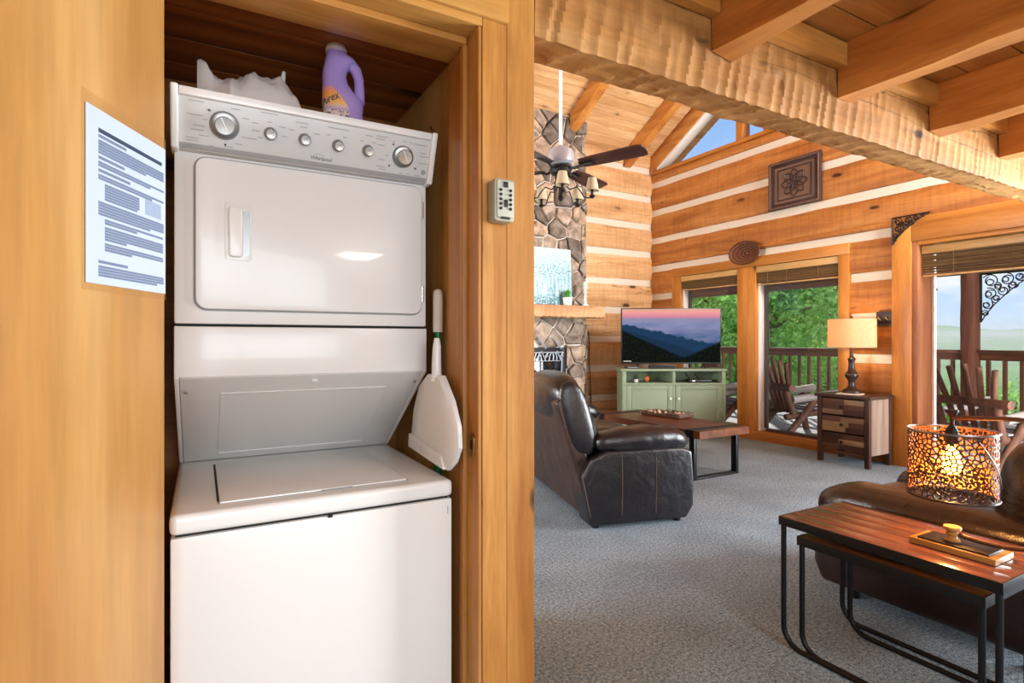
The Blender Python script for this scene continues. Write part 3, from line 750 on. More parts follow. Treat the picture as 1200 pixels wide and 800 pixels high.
def on_panel(mb, name, mat, px, py, parent, rz=0, **k):
    o = mb.build(name, mat, parent, **k); o.location = pan(px, py)-Vector((ox, oy, 0)); o.rotation_euler = (PM @ Matrix.Rotation(rz, 3, 'Z')).to_euler(); return o
for px, py, r, big in ((263, 147, .0315, 1), (317, 156.5, .0155, 0), (357, 163.5, .0155, 0), (396, 170.5, .0155, 0), (431, 176.5, .0155, 0), (472, 183.5, .0290, 1)):
    if big:
        kb = on_panel(MB().lathe([(r*1.12, 0), (r*1.12, .004), (r, .012), (r*.8, .014)], seg=32), 'knob', M_chrome2, px, py, cp, smooth=35)
        o = MB().lathe([(r*.74, .013), (r*.72, .028), (r*.66, .031), (r*.2, .0305)], seg=32).build('knob_cap', M_chrome, kb, smooth=35)
        MB().box(-.0014, .0014, -r*.66, r*.66, .031, .0325).build('knob_pointer', M_white, kb, rot=(0, 0, R(25)))
    else:
        kb = on_panel(MB().lathe([(r*1.1, 0), (r*1.05, .006), (r*.9, .018), (r*.8, .020)], seg=24), 'knob', M_chrome2, px, py, cp, smooth=35)
        MB().lathe([(r*.80, .0195), (r*.76, .0225), (r*.2, .022)], seg=24).build('knob_cap', M_chrome, kb, smooth=35)
        MB().box(-.001, .001, r*.1, r*.75, .0222, .0235).build('knob_pointer', M_chrome2, kb, rot=(0, 0, R(-30)))
tm = text_mesh('Whirlpool', .014, 'brand_lettering', .0003, .25); tm.materials.append(M_printd)
lo = link('brand_lettering', tm, cp); lo.location = pan(376, 186)-Vector((ox, oy, 0))+pn*.0006; lo.rotation_euler = PROT
sw = MB(); sw.tube([(.016*math.cos(a)*1.0, .0075*math.sin(a), 0) for a in [R(25+i*13) for i in range(12)]], .0006, 4)
so = sw.build('brand_swoosh', M_print, cp); so.location = pan(374, 184)-Vector((ox, oy, 0))+pn*.0006; so.rotation_euler = PROT
# printed dial markings: short grey marks around the knobs
mk = MB(); rs = random.Random(2)
def mark(px, py, w, h=.0019):
    p = pan(px, py)-Vector((ox, oy, 0))+pn*.0004
    mk.obox(p, (w, h, .0004), PM)
for px, py, w in ((230, 118, .034), (316, 133, .044), (354, 144, .034), (397, 151, .058), (433, 159, .022), (448, 160, .034), (493, 170, .042), (225, 161, .030), (225, 164, .026), (228, 134, .036), (233, 147, .026), (231, 152, .030), (239, 159, .022), (276, 128, .022), (288, 139, .016), (292, 162, .038), (280, 169, .016), (248, 171, .012), (268, 172, .020), (245, 129, .014), (240, 140, .012), (299, 144, .016), (300, 153, .020), (305, 161, .012), (331, 149, .016), (333, 160, .012), (316, 143, .012), (342, 152, .014), (371, 157, .016), (356, 149, .020), (385, 158, .010), (404, 161, .010), (424, 165, .010), (438, 167, .012), (446, 163, .028), (447, 170, .020), (453, 182, .012), (447, 187, .022), (446, 195, .028), (448, 198, .018), (496, 180, .020), (497, 184, .030), (496, 192, .028), (486, 197, .012), (489, 206, .018), (470, 203, .012), (478, 204, .010), (461, 166, .010), (474, 166, .010), (482, 168, .008)):
    mark(px, py, w)
mk.build('dial_print', M_print, cp)['kind'] = 'stuff'
dm = MB()
for px, py in ((461, 169), (456, 194), (486.5, 197.5), (264, 169.5), (245, 129)): dm.obox(pan(px, py)-Vector((ox, oy, 0))+pn*.0006, (.005, .005, .0004), PM)
dm.build('dial_marks', M_printd, cp)
on_panel(MB().lathe([(.008, 0), (.008, .0008)], seg=16), 'badge', M_print, 496, 202, cp)

# ---- plastic bag on top of the dryer
ZB = pzt+.005
BGY = 1.76
outl = [(231, 72), (234, 70), (240, 76), (250, 88), (262, 94), (276, 97), (288, 90), (296, 89), (312, 92), (326, 97), (336, 106), (344, 115), (348, 128), (350, 139)]
op_ = [onY(a, b, BGY) for a, b in outl]; base_z = ZB+.002
def bag_top(x):
    for p, q in zip(op_, op_[1:]):
        if p.x <= x <= q.x: return p.z+(q.z-p.z)*(x-p.x)/max(1e-6, q.x-p.x)
    return base_z
bag = MB(); gx, gy = 60, 26; vs = []
for top in (1, 0):
    for j in range(gy+1):
        for i in range(gx+1):
            u, v_ = i/gx, j/gy; x = op_[0].x+(op_[-1].x-op_[0].x)*u; hgt_ = max(0, bag_top(x)-base_z)
            wv_ = .5+.5*min(1, u/.3); sh_ = max(0, 1-((2*v_-1)/wv_)**2)**.6 if abs(2*v_-1) < wv_ else 0
            cr_ = .030*(abs(noise.noise((u*7+v_*4, v_*2.2-u*3, .3)))-.25)+.012*(abs(noise.noise((u*15-v_*7, v_*6, 1.3)))-.25)
            z = base_z+(max(0, hgt_*sh_+cr_*sh_*(.3 if abs(v_-.5) < .06 else 1)) if top else -.001)
            y = BGY-.10+.2*(.5+(v_-.5)*wv_)+.006*noise.noise((u*7, v_*7, 8))
            vs.append((x, y, z))
n1 = (gx+1)*(gy+1)
fs = [(j*(gx+1)+i, j*(gx+1)+i+1, (j+1)*(gx+1)+i+1, (j+1)*(gx+1)+i) for j in range(gy) for i in range(gx)]
bag.add(vs, fs+[tuple(n1+k for k in reversed(f)) for f in fs])
bt = thing('plastic_bag', 'crumpled white plastic bag lying on top of the dryer', 'bag', (0, 0, 0))
bag.build('bag_body', M_bag, bt, smooth=80)
def flap(base, tip, w, bend):
    m = MB(); vs = []; n = 8
    base, tip = Vector(base), Vector(tip); d = tip-base; s = Vector((d.z, 0, -d.x)).normalized()
    for k in range(n+1):
        f = k/n; c_ = base+d*f+Vector((0, bend*math.sin(f*3), 0)); ww = w*(1-f*.75)
        for q in (-1, -.4, .4, 1): vs.append(c_+s*ww*q*.5+Vector((0, .010*abs(q)-.004*math.sin(f*9), 0)))
    fs = [(k*4+i, k*4+i+1, k*4+5+i, k*4+4+i) for k in range(n) for i in range(3)]; m.add(vs, fs)
    o = m.build('bag_handle', M_bag, bt, smooth=80); md = o.modifiers.new('thick', 'SOLIDIFY'); md.thickness = .002; return o
pB = onY(333, 83, 1.78); pB2 = onY(330, 105, 1.78); flap((pB2.x-.006, 1.78, ZB+.045), pB, .036, .01)

# ---- purple detergent bottle
bc = onZ(405, 137, ZB); by = 1.73; bc = onY(402, 138, by)
bo = thing('detergent_bottle', 'purple plastic detergent bottle with moulded handle and cream cap', 'bottle', (bc.x, by, ZB), R(-8))
SCL = (onY(395, 50, by).z-ZB)/.268
secs = [(0, .054, .036, 0), (.006, .060, .041, 0), (.03, .062, .042, 0), (.05, .058, .039, 0), (.075, .060, .041, 0), (.095, .060, .041, 0), (.115, .047, .039, -.013), (.14, .038, .036, -.023), (.165, .035, .033, -.026), (.185, .036, .032, -.022), (.20, .042, .032, -.013), (.212, .046, .032, -.006), (.222, .041, .030, -.009), (.230, .032, .026, -.016), (.240, .027, .026, -.020)]
vs = []; sg = 28
for z, rx, ry, cx in secs:
    for k in range(sg):
        a = 2*math.pi*k/sg; ca, sa = math.cos(a), math.sin(a); vs.append((cx+rx*math.copysign(abs(ca)**.8, ca), ry*math.copysign(abs(sa)**.8, sa), z))
fs = [(i*sg+k, i*sg+(k+1) % sg, (i+1)*sg+(k+1) % sg, (i+1)*sg+k) for i in range(len(secs)-1) for k in range(sg)]+[tuple(range(sg))[::-1], tuple((len(secs)-1)*sg+k for k in range(sg))]
def sc(o): o.scale = (SCL*1.0, SCL, SCL); return o
body = sc(MB().add(vs, fs).build('bottle_body', M_purple, bo, smooth=60))
sc(MB().tube([(.000, 0, .212), (.022, 0, .207), (.038, 0, .192), (.046, 0, .168), (.048, 0, .14), (.048, 0, .115), (.046, 0, .09)], [.015, .019, .0175, .0155, .0155, .017, .018], 12).build('handle', M_purple, bo, smooth=60))
sc(MB().lathe([(.031, .236), (.0315, .246), (.0275, .249), (.0275, .265), (.026, .2685), (.01, .2695)], (-.020, 0, 0), 24).build('cap', M_capw, bo, smooth=30))
# label patch hugging the body front (slightly wrapped)
lb = MB(); vs = []; nu, nv = 10, 8
def label_pt(u, v_, off=.0016):
    z = .022+.098*v_
    k = max(q for q in range(len(secs)-1) if secs[q][0] <= z); f = (z-secs[k][0])/(secs[k+1][0]-secs[k][0])
    rx, ry, cx = [secs[k][m_]+(secs[k+1][m_]-secs[k][m_])*f for m_ in (1, 2, 3)]
    a = R(-180+12+u*(88-42*max(0, v_-.35)))
    ca, sa = math.cos(a), math.sin(a)
    return Vector((cx+(rx+off)*math.copysign(abs(ca)**.8, ca), (ry+off)*math.copysign(abs(sa)**.8, sa), z))
for j in range(nv+1):
    for i in range(nu+1): vs.append(label_pt(i/nu, j/nv))
fs = [(j*(nu+1)+i, j*(nu+1)+i+1, (j+1)*(nu+1)+i+1, (j+1)*(nu+1)+i) for j in range(nv) for i in range(nu)]
lm = NT('bottle_label'); vv = lm.coord(rnd=False); sx = lm.n('ShaderNodeSeparateXYZ'); lm.l(vv, sx.inputs[0])
nz = lm.noise(vv, 130, 2); zc = lm.math('ADD', sx.outputs[2], lm.math('MULTIPLY', lm.math('SUBTRACT', lm.noise(vv, 25, 2), .5), .015))
spots = lm.ramp(nz, [(.38, lin('#6b4f6e')), (.46, lin('#cfc0b8')), (.6, lin('#ddd0c4'))])
lc = lm.ramp(zc, [(.0, lin('#c9a9c6')), (.052, lin('#b79ac8')), (.062, lin('#d9b8a8')), (.072, lin('#f0b25a')), (.1, lin('#ee9a4a')), (.12, lin('#d98aa0'))])
pick = lm.math('LESS_THAN', zc, .05)
lm.l(lm.mix(pick, lc, spots), lm.b.inputs['Base Color']); lm.set(Roughness=.35)
lab = sc(MB().add(vs, fs).build('label', lm.m, bo, smooth=60))
tm = text_mesh('Purex', .030, 'label_lettering', .0006, .15); vsn = []
for v_ in tm.vertices:
    u = .52+v_.co.x/.085; h = .60+(v_.co.y+v_.co.x*.35)/.098; q = label_pt(u, h, .0024+v_.co.z); v_.co = q
tm.materials.append(plain('label_navy', '#24386a', .5)); tl = link('lettering', tm, lab)

# ---- dustpan and broom on the closet side wall
bp = onX(513, 345, .672)
br = thing('broom', 'broom with white rubber grip and green pole leaning in the closet', 'broom', (.672, bp.y-.0, 0))
zg0, zg1 = onX(513, 339, .672).z, onX(513, 389, .672).z
MB().tube([(0, 0, .02), (0, 0, zg1)], .0125, 12).build('pole', M_broomg, br, smooth=40)
MB().tube([(0, 0, zg1), (0, 0, zg0-.02), (0, 0, zg0-.006), (0, 0, zg0)], [.0165, .0165, .0140, .007], 16).build('grip', M_broomw, br, smooth=40)
dpx = .655
def dq(px, py): p = onX(px, py, dpx); return p.y, p.z
dpan = thing('dustpan', 'white plastic dustpan hanging on the closet side wall', 'dustpan', (dpx, dq(511, 480)[0], dq(511, 480)[1]), 0)
dy0, dz0 = dq(511, 480)
dpx = .61; 
def dq2(px, py, X): p = onX(px, py, X); return Vector((p.x-.655, p.y-dy0, p.z-dz0))
XP = .625
hp = [dq2(512, 396, XP), dq2(512, 405, XP), dq2(511.5, 425, XP), dq2(511.5, 437, XP), dq2(512, 447, XP)]
MB().tube(hp, [.008, .0125, .0145, .0150, .022], 12).build('handle', M_pan, dpan, smooth=50)
# pan: tray built on its outline in a plane turned towards the opening
out = [(503, 438), (494, 450), (487, 480), (485, 505), (483, 523), (526, 551), (534, 541), (539, 525), (538, 500), (531, 470), (522, 447), (519, 440)]
def pq(px, py): return onX(px, py, XP)-Vector((.655, dy0, dz0))
cen = sum((pq(*p) for p in out), Vector())/len(out)
front = [pq(*p) for p in out]; n = len(out)
rings = [(1, .008), (1, -.004), (.93, -.012), (.55, -.017)]; vs = [p.lerp(cen, 1-f)+Vector((d, 0, 0)) for f, d in rings for p in front]
fs = [tuple(range(n))]+[(k*n+i, k*n+(i+1) % n, (k+1)*n+(i+1) % n, (k+1)*n+i) for k in range(3) for i in range(n)]+[tuple(range(4*n-1, 3*n-1, -1))]
MB().add(vs, fs).build('pan', M_pan, dpan, smooth=35)
lip = [pq(485, 507), pq(484, 522), pq(525.5, 549.5), pq(523, 534)]
MB().add([p+Vector((-.0175, 0, 0)) for p in lip]+[p+Vector((.0, 0, 0)) for p in lip], [(0, 1, 2, 3), (7, 6, 5, 4)]+[(i, i+4, (i+1) % 4+4, (i+1) % 4) for i in range(4)]).build('lip', M_pan, dpan, .0015)
# ---- key safe on the post
kf = onY(587, 235, YF-.045); kx, kz = onY(588, 236, YF-.03).x, onY(588, 236, YF-.03).z
ks = thing('key_safe', 'small greige push button key safe screwed to the closet post', 'key safe', (kx, YF-.0045, kz))
kw, kh = .031, .058
MB().prism(rrect(-kw, kw, -kh, kh, .010), 'y', -.042, .0).build('case', M_lockbox, ks, .004)
MB().prism(rrect(-kw+.006, kw-.004, -kh+.010, kh-.006, .006), 'y', -.046, -.0415).build('face_plate', M_lockface, ks, .0015)
for cx in (-.014, .016):
    for i in range(5): MB().lathe([(.0042, 0), (.0042, .003), (.003, .004)], (0, 0, 0), 10).build('button', M_blk, ks, loc=(cx, -.046, .026-.0125*i), rot=(R(90), 0, 0))
B(-.006, .008, -.0485, -.046, .033, .049).build('release_lever', M_blk, ks, .001)
B(-.004, .007, -.0485, -.046, -.020, .0).build('clear_lever', M_blk, ks, .001)
B(-.012, .014, -.0470, -.0420, -.052, -.046).build('slot', M_blk, ks)

# ================================================================ LIVING ROOM
# ---- chimney of field stone
YC = 6.10; XC0, XC1 = 2.95, onY(687, 300, YC).x
ch = thing('stone_chimney', 'field stone fireplace chimney rising to the vaulted ceiling', 'chimney', ((XC0+XC1)/2, YC, 0))
cxo = (XC0+XC1)/2
def topz(y): return roofz(y)-.01
fbx0, fbx1, fbz0, fbz1 = 3.25, onY(662, 420, YC).x, .38, onY(650, 407, YC).z
core = [(YC+.03, 0), (YC+.03, topz(YC+.03)-.0), (YB-.012, topz(YB)-.0), (YB-.012, 0)]
for x0, x1 in ((XC0+.02, fbx0), (fbx1, XC1-.02)): MB().prism([(a-YC, b) for a, b in core], 'x', x0-cxo, x1-cxo).build('core', M_mortar, ch)
B(fbx0-cxo, fbx1-cxo, .03, YB-.012-YC, 0, fbz0).build('core', M_mortar, ch)
B(fbx0-cxo, fbx1-cxo, .03, YB-.012-YC, fbz1, topz(YC+.4)).build('core', M_mortar, ch)
def clip(poly, nx, nz, d):
    out = []
    for i in range(len(poly)):
        a, b = poly[i], poly[(i+1) % len(poly)]; da, db = a[0]*nx+a[1]*nz-d, b[0]*nx+b[1]*nz-d
        if da <= 0: out.append(a)
        if da*db < 0: t = da/(da-db); out.append((a[0]+(b[0]-a[0])*t, a[1]+(b[1]-a[1])*t))
    return out
def stones(x0, x1, z0, z1, cell, rect_holes, rs):
    pts = []; nx = max(1, round((x1-x0)/cell)); nz = max(1, round((z1-z0)/(cell*1.05)))
    for j in range(-1, nz+1):
        for i in range(-1, nx+1):
            pts.append((x0+(i+.5+rs.uniform(-.42, .42)+(.5 if j % 2 else 0))*(x1-x0)/nx, z0+(j+.5+rs.uniform(-.42, .42))*(z1-z0)/nz))
    res = []
    for k, p in enumerate(pts):
        poly = [(x0, z0), (x1, z0), (x1, z1), (x0, z1)]
        for q in pts:
            if q is p or abs(q[0]-p[0]) > 1.2 or abs(q[1]-p[1]) > 1.2: continue
            dx, dz = q[0]-p[0], q[1]-p[1]; l = math.hypot(dx, dz)
            if l < 1e-6: continue
            mx_, mz = (p[0]+q[0])/2, (p[1]+q[1])/2
            poly = clip(poly, dx/l, dz/l, (dx*mx_+dz*mz)/l-.008)
            if len(poly) < 3: break
        if len(poly) < 3: continue
        for h in rect_holes:
            c_ = (sum(a for a, _ in poly)/len(poly), sum(b for _, b in poly)/len(poly))
            if h[0] < c_[0] < h[1] and h[2] < c_[1] < h[3]: poly = []; break
            if not all(a <= h[0] or a >= h[1] or b <= h[2] or b >= h[3] for a, b in poly) or (h[0] < c_[0] < h[1]) or (h[2] < c_[1] < h[3]):
                ds = [(h[0]-c_[0], (1, 0, h[0])), (c_[0]-h[1], (-1, 0, -h[1])), (h[2]-c_[1], (0, 1, h[2])), (c_[1]-h[3], (0, -1, -h[3]))]
                d_, cl = max(ds)
                bb = (min(a for a, _ in poly), max(a for a, _ in poly), min(b for _, b in poly), max(b for _, b in poly))
                if bb[0] < h[1] and bb[1] > h[0] and bb[2] < h[3] and bb[3] > h[2]: poly = clip(poly, *cl)
                if len(poly) < 3: break
        if len(poly) >= 3:
            ar = abs(sum(poly[i][0]*poly[(i+1) % len(poly)][1]-poly[(i+1) % len(poly)][0]*poly[i][1] for i in range(len(poly))))/2
            if ar > .002: res.append(poly)
    return res
def stone_obj(poly, d, parent, M4):
    # poly in (u,z): front outline chamfered and bulged
    q = []
    for i in range(len(poly)):
        a, b = poly[i], poly[(i+1) % len(poly)]; l = math.hypot(b[0]-a[0], b[1]-a[1]); q.append((a[0]+random.uniform(-.004, .004), a[1]+random.uniform(-.004, .004)))
        if l > .07: q.append(((a[0]+b[0])/2+random.uniform(-.010, .010), (a[1]+b[1])/2+random.uniform(-.010, .010)))
    poly = q
    n = len(poly); cx = sum(a for a, _ in poly)/n; cz = sum(b for _, b in poly)/n; vs = []
    for f, dep in ((1, .035), (1, -d*.35), (.86, -d)):
        for a, b in poly: vs.append((cx+(a-cx)*f, dep+random.uniform(-.006, .006)*(f < 1), cz+(b-cz)*f))
    vs.append((cx, -d-random.uniform(0, .015), cz))
    fs = [tuple(range(n))]+[(i+k*n, (i+1) % n+k*n, (i+1) % n+(k+1)*n, i+(k+1)*n) for k in range(2) for i in range(n)]+[(2*n+i, 2*n+(i+1) % n, 3*n) for i in range(n)]
    vs = [tuple(M4 @ Vector(v_)) for v_ in vs]
    MB().add(vs, fs).build('stone', M_stone, parent, smooth=48)
rs = random.Random(21)
for p in stones(XC0, XC1, .0, topz(YC)-.02, .23, [(fbx0, fbx1, fbz0, fbz1)], rs): stone_obj(p, rs.uniform(.012, .06), ch, Matrix.Translation((-cxo, .03, 0)))
side = Matrix.Translation((XC1-.03-cxo, 0, 0)) @ Matrix.Rotation(R(90), 4, 'Z')
for p in stones(.0, YB-YC-.03, .0, topz(YC)-.22, .2, [], rs): stone_obj(p, rs.uniform(.015, .035), ch, side)
# firebox with black frame, glass doors and silver screen figures
fb = thing('fireplace_insert', 'black fireplace insert with glass doors and silver forest figures', 'fireplace', ((fbx0+fbx1)/2, YC, fbz0+.003))
fw, fh = (fbx1-fbx0)/2, fbz1-fbz0-.006
for x0, x1, z0, z1 in ((-fw+.004, -fw+.07, 0, fh), (fw-.07, fw-.004, 0, fh), (-fw+.071, fw-.071, fh-.07, fh), (-fw+.071, fw-.071, 0, .06)): B(x0, x1, -.035, .04, z0, z1).build('frame', M_blackm, fb, .006)
B(-fw+.07, fw-.07, .25, .26, .06, fh-.07).build('firebrick_back', M_blk, fb)
for x0, x1 in ((-fw+.071, -.004), (.004, fw-.071)):
    B(x0, x1, -.012, .004, .061, fh-.071).build('glass_door', plain('fire_glass', '#15181c', .08), fb, .003)
M_silver = plain('silver_figure', '#aab2ba', .4, .5)
fig = MB(); X2 = fw-.04
fig.tube([(-fw+.08, -.045, fh-.06), (fw-.06, -.045, fh-.06)], .010, 6); fig.tube([(-fw+.08, -.045, fh-.17), (fw-.12, -.045, fh-.17)], .006, 6)
for i in range(14):
    x = -fw+.1+i*(2*fw-.2)/13; fig.tube([(x, -.045, fh-.17), (x+random.uniform(-.03, .03), -.045, fh-.11), (x+random.uniform(-.05, .05), -.045, fh-.06)], .008, 5)
fig.tube([(fw-.075, -.045, fh-.06), (fw-.085, -.045, fh-.3), (fw-.07, -.045, .1)], .009, 6)
for x in (fw-.06, fw-.3):
    fig.tube([(x-.14, -.045, fh+.14), (x-.03, -.045, fh-.01)], .012, 6)
    fig.tube([(x-.10, -.05, fh-.04), (x-.05, -.05, fh-.14), (x+.0, -.05, fh-.10)], .010, 6)
for x in (fw-.19, -.1):
    for i in range(4): w = .018+.016*(3-i); fig.tube([(x-w, -.03, .30+.045*i), (x, -.03, .345+.045*i), (x+w, -.03, .30+.045*i)], .007, 5)
fig.build('silver_figures', M_silver, fb, smooth=50)
# mantel
mz1, mz0 = onY(680, 358.5, 5.95).z, onY(680, 372.5, 5.95).z
mxr = onY(702, 365, 5.98).x
n = 60; vs = []; rs = random.Random(4)
for i in range(n+1):
    x = 2.9+(mxr-2.9)*i/n; e = [rs.uniform(-.009, .009) for _ in range(4)]
    vs += [(x, 5.86+e[0], mz0+.012+e[1]), (x, 5.85+e[2], mz1-.008+.4*e[3]), (x, 5.87, mz1), (x, YC-.055, mz1), (x, YC-.055, mz0), (x, 5.88, mz0+e[1])]
m = 6; fs = [(i*m+k, i*m+(k+1) % m, (i+1)*m+(k+1) % m, (i+1)*m+k) for i in range(n) for k in range(m)]+[tuple(range(m))[::-1], tuple(n*m+k for k in range(m))]
mo = MB().add(vs, fs).build('mantel', wood('mantel_pine', '#e4b78a', '#d8a473', '#bd875a', 'X', .6, .3, 3), smooth=25)
tag(mo, 'rough hewn pine mantel shelf on the stone chimney', 'mantel')
MZ = mz1+.001
# picture
pr_ = onY(671, 320, 5.98); zt_ = onY(650, 290, 5.98).z
art = thing('forest_print', 'teal and white snowy forest picture leaning on the mantel', 'picture', (pr_.x-.5, 5.985, MZ))
art.rotation_euler = (R(-3.2), 0, 0)
pm = NT('snowy_forest_print'); vv = pm.coord(rnd=False); sx = pm.n('ShaderNodeSeparateXYZ'); pm.l(vv, sx.inputs[0])
trunk = pm.n('ShaderNodeMapping'); trunk.inputs['Scale'].default_value = (32, 1, 3); pm.l(vv, trunk.inputs[0])
nz1 = pm.noise(vv, 34, 5, .7); nz2 = pm.noise(trunk.outputs[0], 1.0, 3, .6)
hgt = pm.math('DIVIDE', sx.outputs[2], zt_-MZ)
crown = pm.ramp(nz1, [(.38, lin('#3f6a78')), (.5, lin('#8fb6be')), (.64, lin('#cfe0e2'))])
trk = pm.mix(.5, pm.ramp(nz2, [(.38, lin('#39626f')), (.5, lin('#8fb9c1')), (.62, lin('#d9edef'))]), crown)
grd = pm.ramp(nz1, [(.4, lin('#2f5560')), (.55, lin('#6f98a0')), (.65, lin('#cfe2e4'))])
f1 = pm.n('ShaderNodeMapRange'); pm.l(hgt, f1.inputs[0]); f1.inputs[1].default_value = .42; f1.inputs[2].default_value = .58
f2 = pm.n('ShaderNodeMapRange'); pm.l(hgt, f2.inputs[0]); f2.inputs[1].default_value = .12; f2.inputs[2].default_value = .20
f3 = pm.n('ShaderNodeMapRange'); pm.l(hgt, f3.inputs[0]); f3.inputs[1].default_value = .6; f3.inputs[2].default_value = 1.0; f3.inputs[4].default_value = .7
cc = pm.mix(f2.outputs[0], grd, trk); cc = pm.mix(f1.outputs[0], cc, crown); cc = pm.mix(f3.outputs[0], cc, lin('#c6d8da'))
pm.l(cc, pm.b.inputs['Base Color']); pm.set(Roughness=.35)
B(-.5, .5, -.0, .028, .002, zt_-MZ).build('canvas', pm.m, art, .002)
B(-.503, .503, .0281, .034, .0, zt_-MZ+.003).build('stretcher', M_vinyl, art)
# plant
pc = onY(665, 357, 5.90)
po = thing('potted_grass', 'small green grass plant in a white cube pot on the mantel', 'plant', (pc.x, 5.900, MZ), R(12))
MB().add([(-.035, -.035, 0), (.035, -.035, 0), (.035, .035, 0), (-.035, .035, 0), (-.045, -.045, .10), (.045, -.045, .10), (.045, .045, .10), (-.045, .045, .10)], [(0, 3, 2, 1), (4, 5, 6, 7), (0, 1, 5, 4), (1, 2, 6, 5), (2, 3, 7, 6), (3, 0, 4, 7)]).build('pot', M_potw, po, .003)
gm = MB(); rs = random.Random(9)
for i in range(170):
    a, r0 = rs.uniform(0, 6.28), rs.uniform(0, .035); ln, sp_ = rs.uniform(.07, .13), rs.uniform(.01, .045)
    b0 = Vector((r0*math.cos(a), r0*math.sin(a), .098)); d = Vector((math.cos(a)*sp_, math.sin(a)*sp_, ln)); s = Vector((-math.sin(a), math.cos(a), 0))*.0035
    gm.add([b0-s, b0+s, b0+d*.6+s*.8, b0+d*.6-s*.8, b0+d+Vector((math.cos(a)*sp_*.4, math.sin(a)*sp_*.4, -.012))], [(0, 1, 2, 3), (3, 2, 4)])
go = gm.build('grass_blades', M_grass, po); go['kind'] = 'stuff'
# candlestick
cc_ = onY(686, 357, 5.9)
cs = thing('candlestick', 'distressed white turned candlestick holding a green candle on the mantel', 'candlestick', (cc_.x, 5.905, MZ))
MB().lathe([(.045, 0), (.045, .012), (.03, .022), (.018, .03), (.024, .045), (.014, .06), (.022, .08), (.013, .1), (.021, .12), (.012, .15), (.02, .18), (.014, .2), (.018, .215), (.035, .225), (.042, .232), (.042, .238), (.01, .238)], seg=20).build('turned_stem', M_distress, cs, smooth=50)
MB().lathe([(.032, .2385), (.033, .245), (.033, .315), (.030, .318), (.01, .317)], seg=20).build('candle', M_candle, cs, smooth=40)
MB().tube([(0, 0, .317), (.001, 0, .327)], .0012, 5).build('wick', M_blk, cs)
# cable on the wall next to the chimney
cb = MB(); cb.tube([(onY(px, py, 6.43).x, 6.437, onY(px, py, 6.43).z) for px, py in ((690, 388), (691, 405), (690.5, 420), (692, 440), (693, 470), (694, 490))], .006, 6)
tag(cb.build('wall_cable', M_iron, smooth=50), 'thin dark cable hanging down the log wall beside the chimney', 'cable')

# ---- ceiling fan
FT = 4.1; fc = at(657, 196, FT); FZ = fc.z
fan = thing('ceiling_fan', 'ceiling fan with four dark wooden blades and small shaded chandelier lights', 'ceiling fan', (fc.x, fc.y, FZ))
MB().tube([(0, 0, .13), (0, 0, RZ-.36-FZ-.0)], .0125, 12).build('downrod', M_rod, fan, smooth=40)
MB().lathe([(.02, RZ-.36-FZ-.09), (.07, RZ-.36-FZ-.03), (.075, RZ-.36-FZ-.001)], seg=20).build('canopy', M_fan, fan, smooth=40)
MB().lathe([(.02, .16), (.03, .135), (.085, .125), (.098, .10), (.100, .03), (.085, .012), (.05, .005)], seg=28).build('motor_housing', M_fan, fan, smooth=35)
MB().lathe([(.075, .004), (.085, -.02), (.07, -.05), (.045, -.06), (.04, -.10), (.05, -.115), (.03, -.14), (.015, -.15)], seg=24).build('switch_housing', M_iron, fan, smooth=40)
bl = MB(); bl.prism([(.17, -.055), (.30, -.066), (.62, -.073), (.655, -.06), (.665, 0), (.655, .06), (.62, .073), (.30, .066), (.17, .055)], 'z', -.004, .004)
bme = bl.mesh('blade', .002); bme.materials.append(M_blade)
ib = MB().tube([(.06, 0, -.012), (.12, 0, -.028), (.17, .01, -.012), (.26, .012, -.006)], .011, 6); ib.box(.16, .27, -.03, .03, -.010, -.0045); ime = ib.mesh('blade_iron', smooth=40); ime.materials.append(M_iron)
for a in (-36, 54, 144, 234):
    o = link('blade', bme, fan); o.rotation_euler = (Matrix.Rotation(R(a)-YAW, 3, 'Z') @ Matrix.Rotation(R(-13), 3, 'X')).to_euler()
    link('blade_iron', ime, o)
for i in range(5):
    a = R(-20+72*i)-YAW; c, s = math.cos(a), math.sin(a)
    pts = [(0.03, -.13), (.07, -.17), (.12, -.155), (.15, -.19), (.175, -.235), (.215, -.245), (.235, -.235)]
    MB().tube([(r*c, r*s, z) for r, z in pts], .0055, 6).build('light_arm', M_iron, fan, smooth=50)
    MB().lathe([(.008, -.25), (.022, -.235), (.02, -.228), (.010, -.222), (.010, -.17), (.007, -.165)], (.235*c, .235*s, 0), 10).build('candle_cup', M_iron, fan, smooth=40)
    sh = MB().lathe([(.050, -.195), (.030, -.102), (.028, -.102), (.048, -.195)], (.235*c, .235*s, 0), 16); sh.f = [f for f in sh.f if len(f) == 4]
    sh.build('lamp_shade', M_cream, fan, smooth=50)
MB().lathe([(.008, -.25), (.022, -.23), (.012, -.20), (.012, -.15)], seg=12).build('finial', M_iron, fan, smooth=40)

# ---- television stand and television, set across the corner
FS = 7.1
def cam2w(r, f): return Vector((r*CY+f*SY, -r*SY+f*CY, 0))
sl, sr = (728.5-600)/FPX*FS, (851.5-600)/FPX*FS
SW, SD = sr-sl, .38; sz = onZ(790, 431.5, 0); SH = CH-(432-HOR)/FPX*FS
base = cam2w((sl+sr)/2, FS)
tv = thing('tv_stand', 'sage green media cabinet set across the corner', 'tv stand', base, -YAW)
h2 = SW/2
B(-h2-.012, h2+.012, -.015, SD, SH-.032, SH).build('top', M_green, tv, .006)
B(-h2+.01, -h2+.06, .0, SD-.01, .0, SH-.033).build('side', M_green, tv, .004)
B(h2-.06, h2-.01, .0, SD-.01, .0, SH-.033).build('side', M_green, tv, .004)
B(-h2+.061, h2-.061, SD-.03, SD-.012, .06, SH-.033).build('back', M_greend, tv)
zsh = CH-(448.5-HOR)/FPX*FS
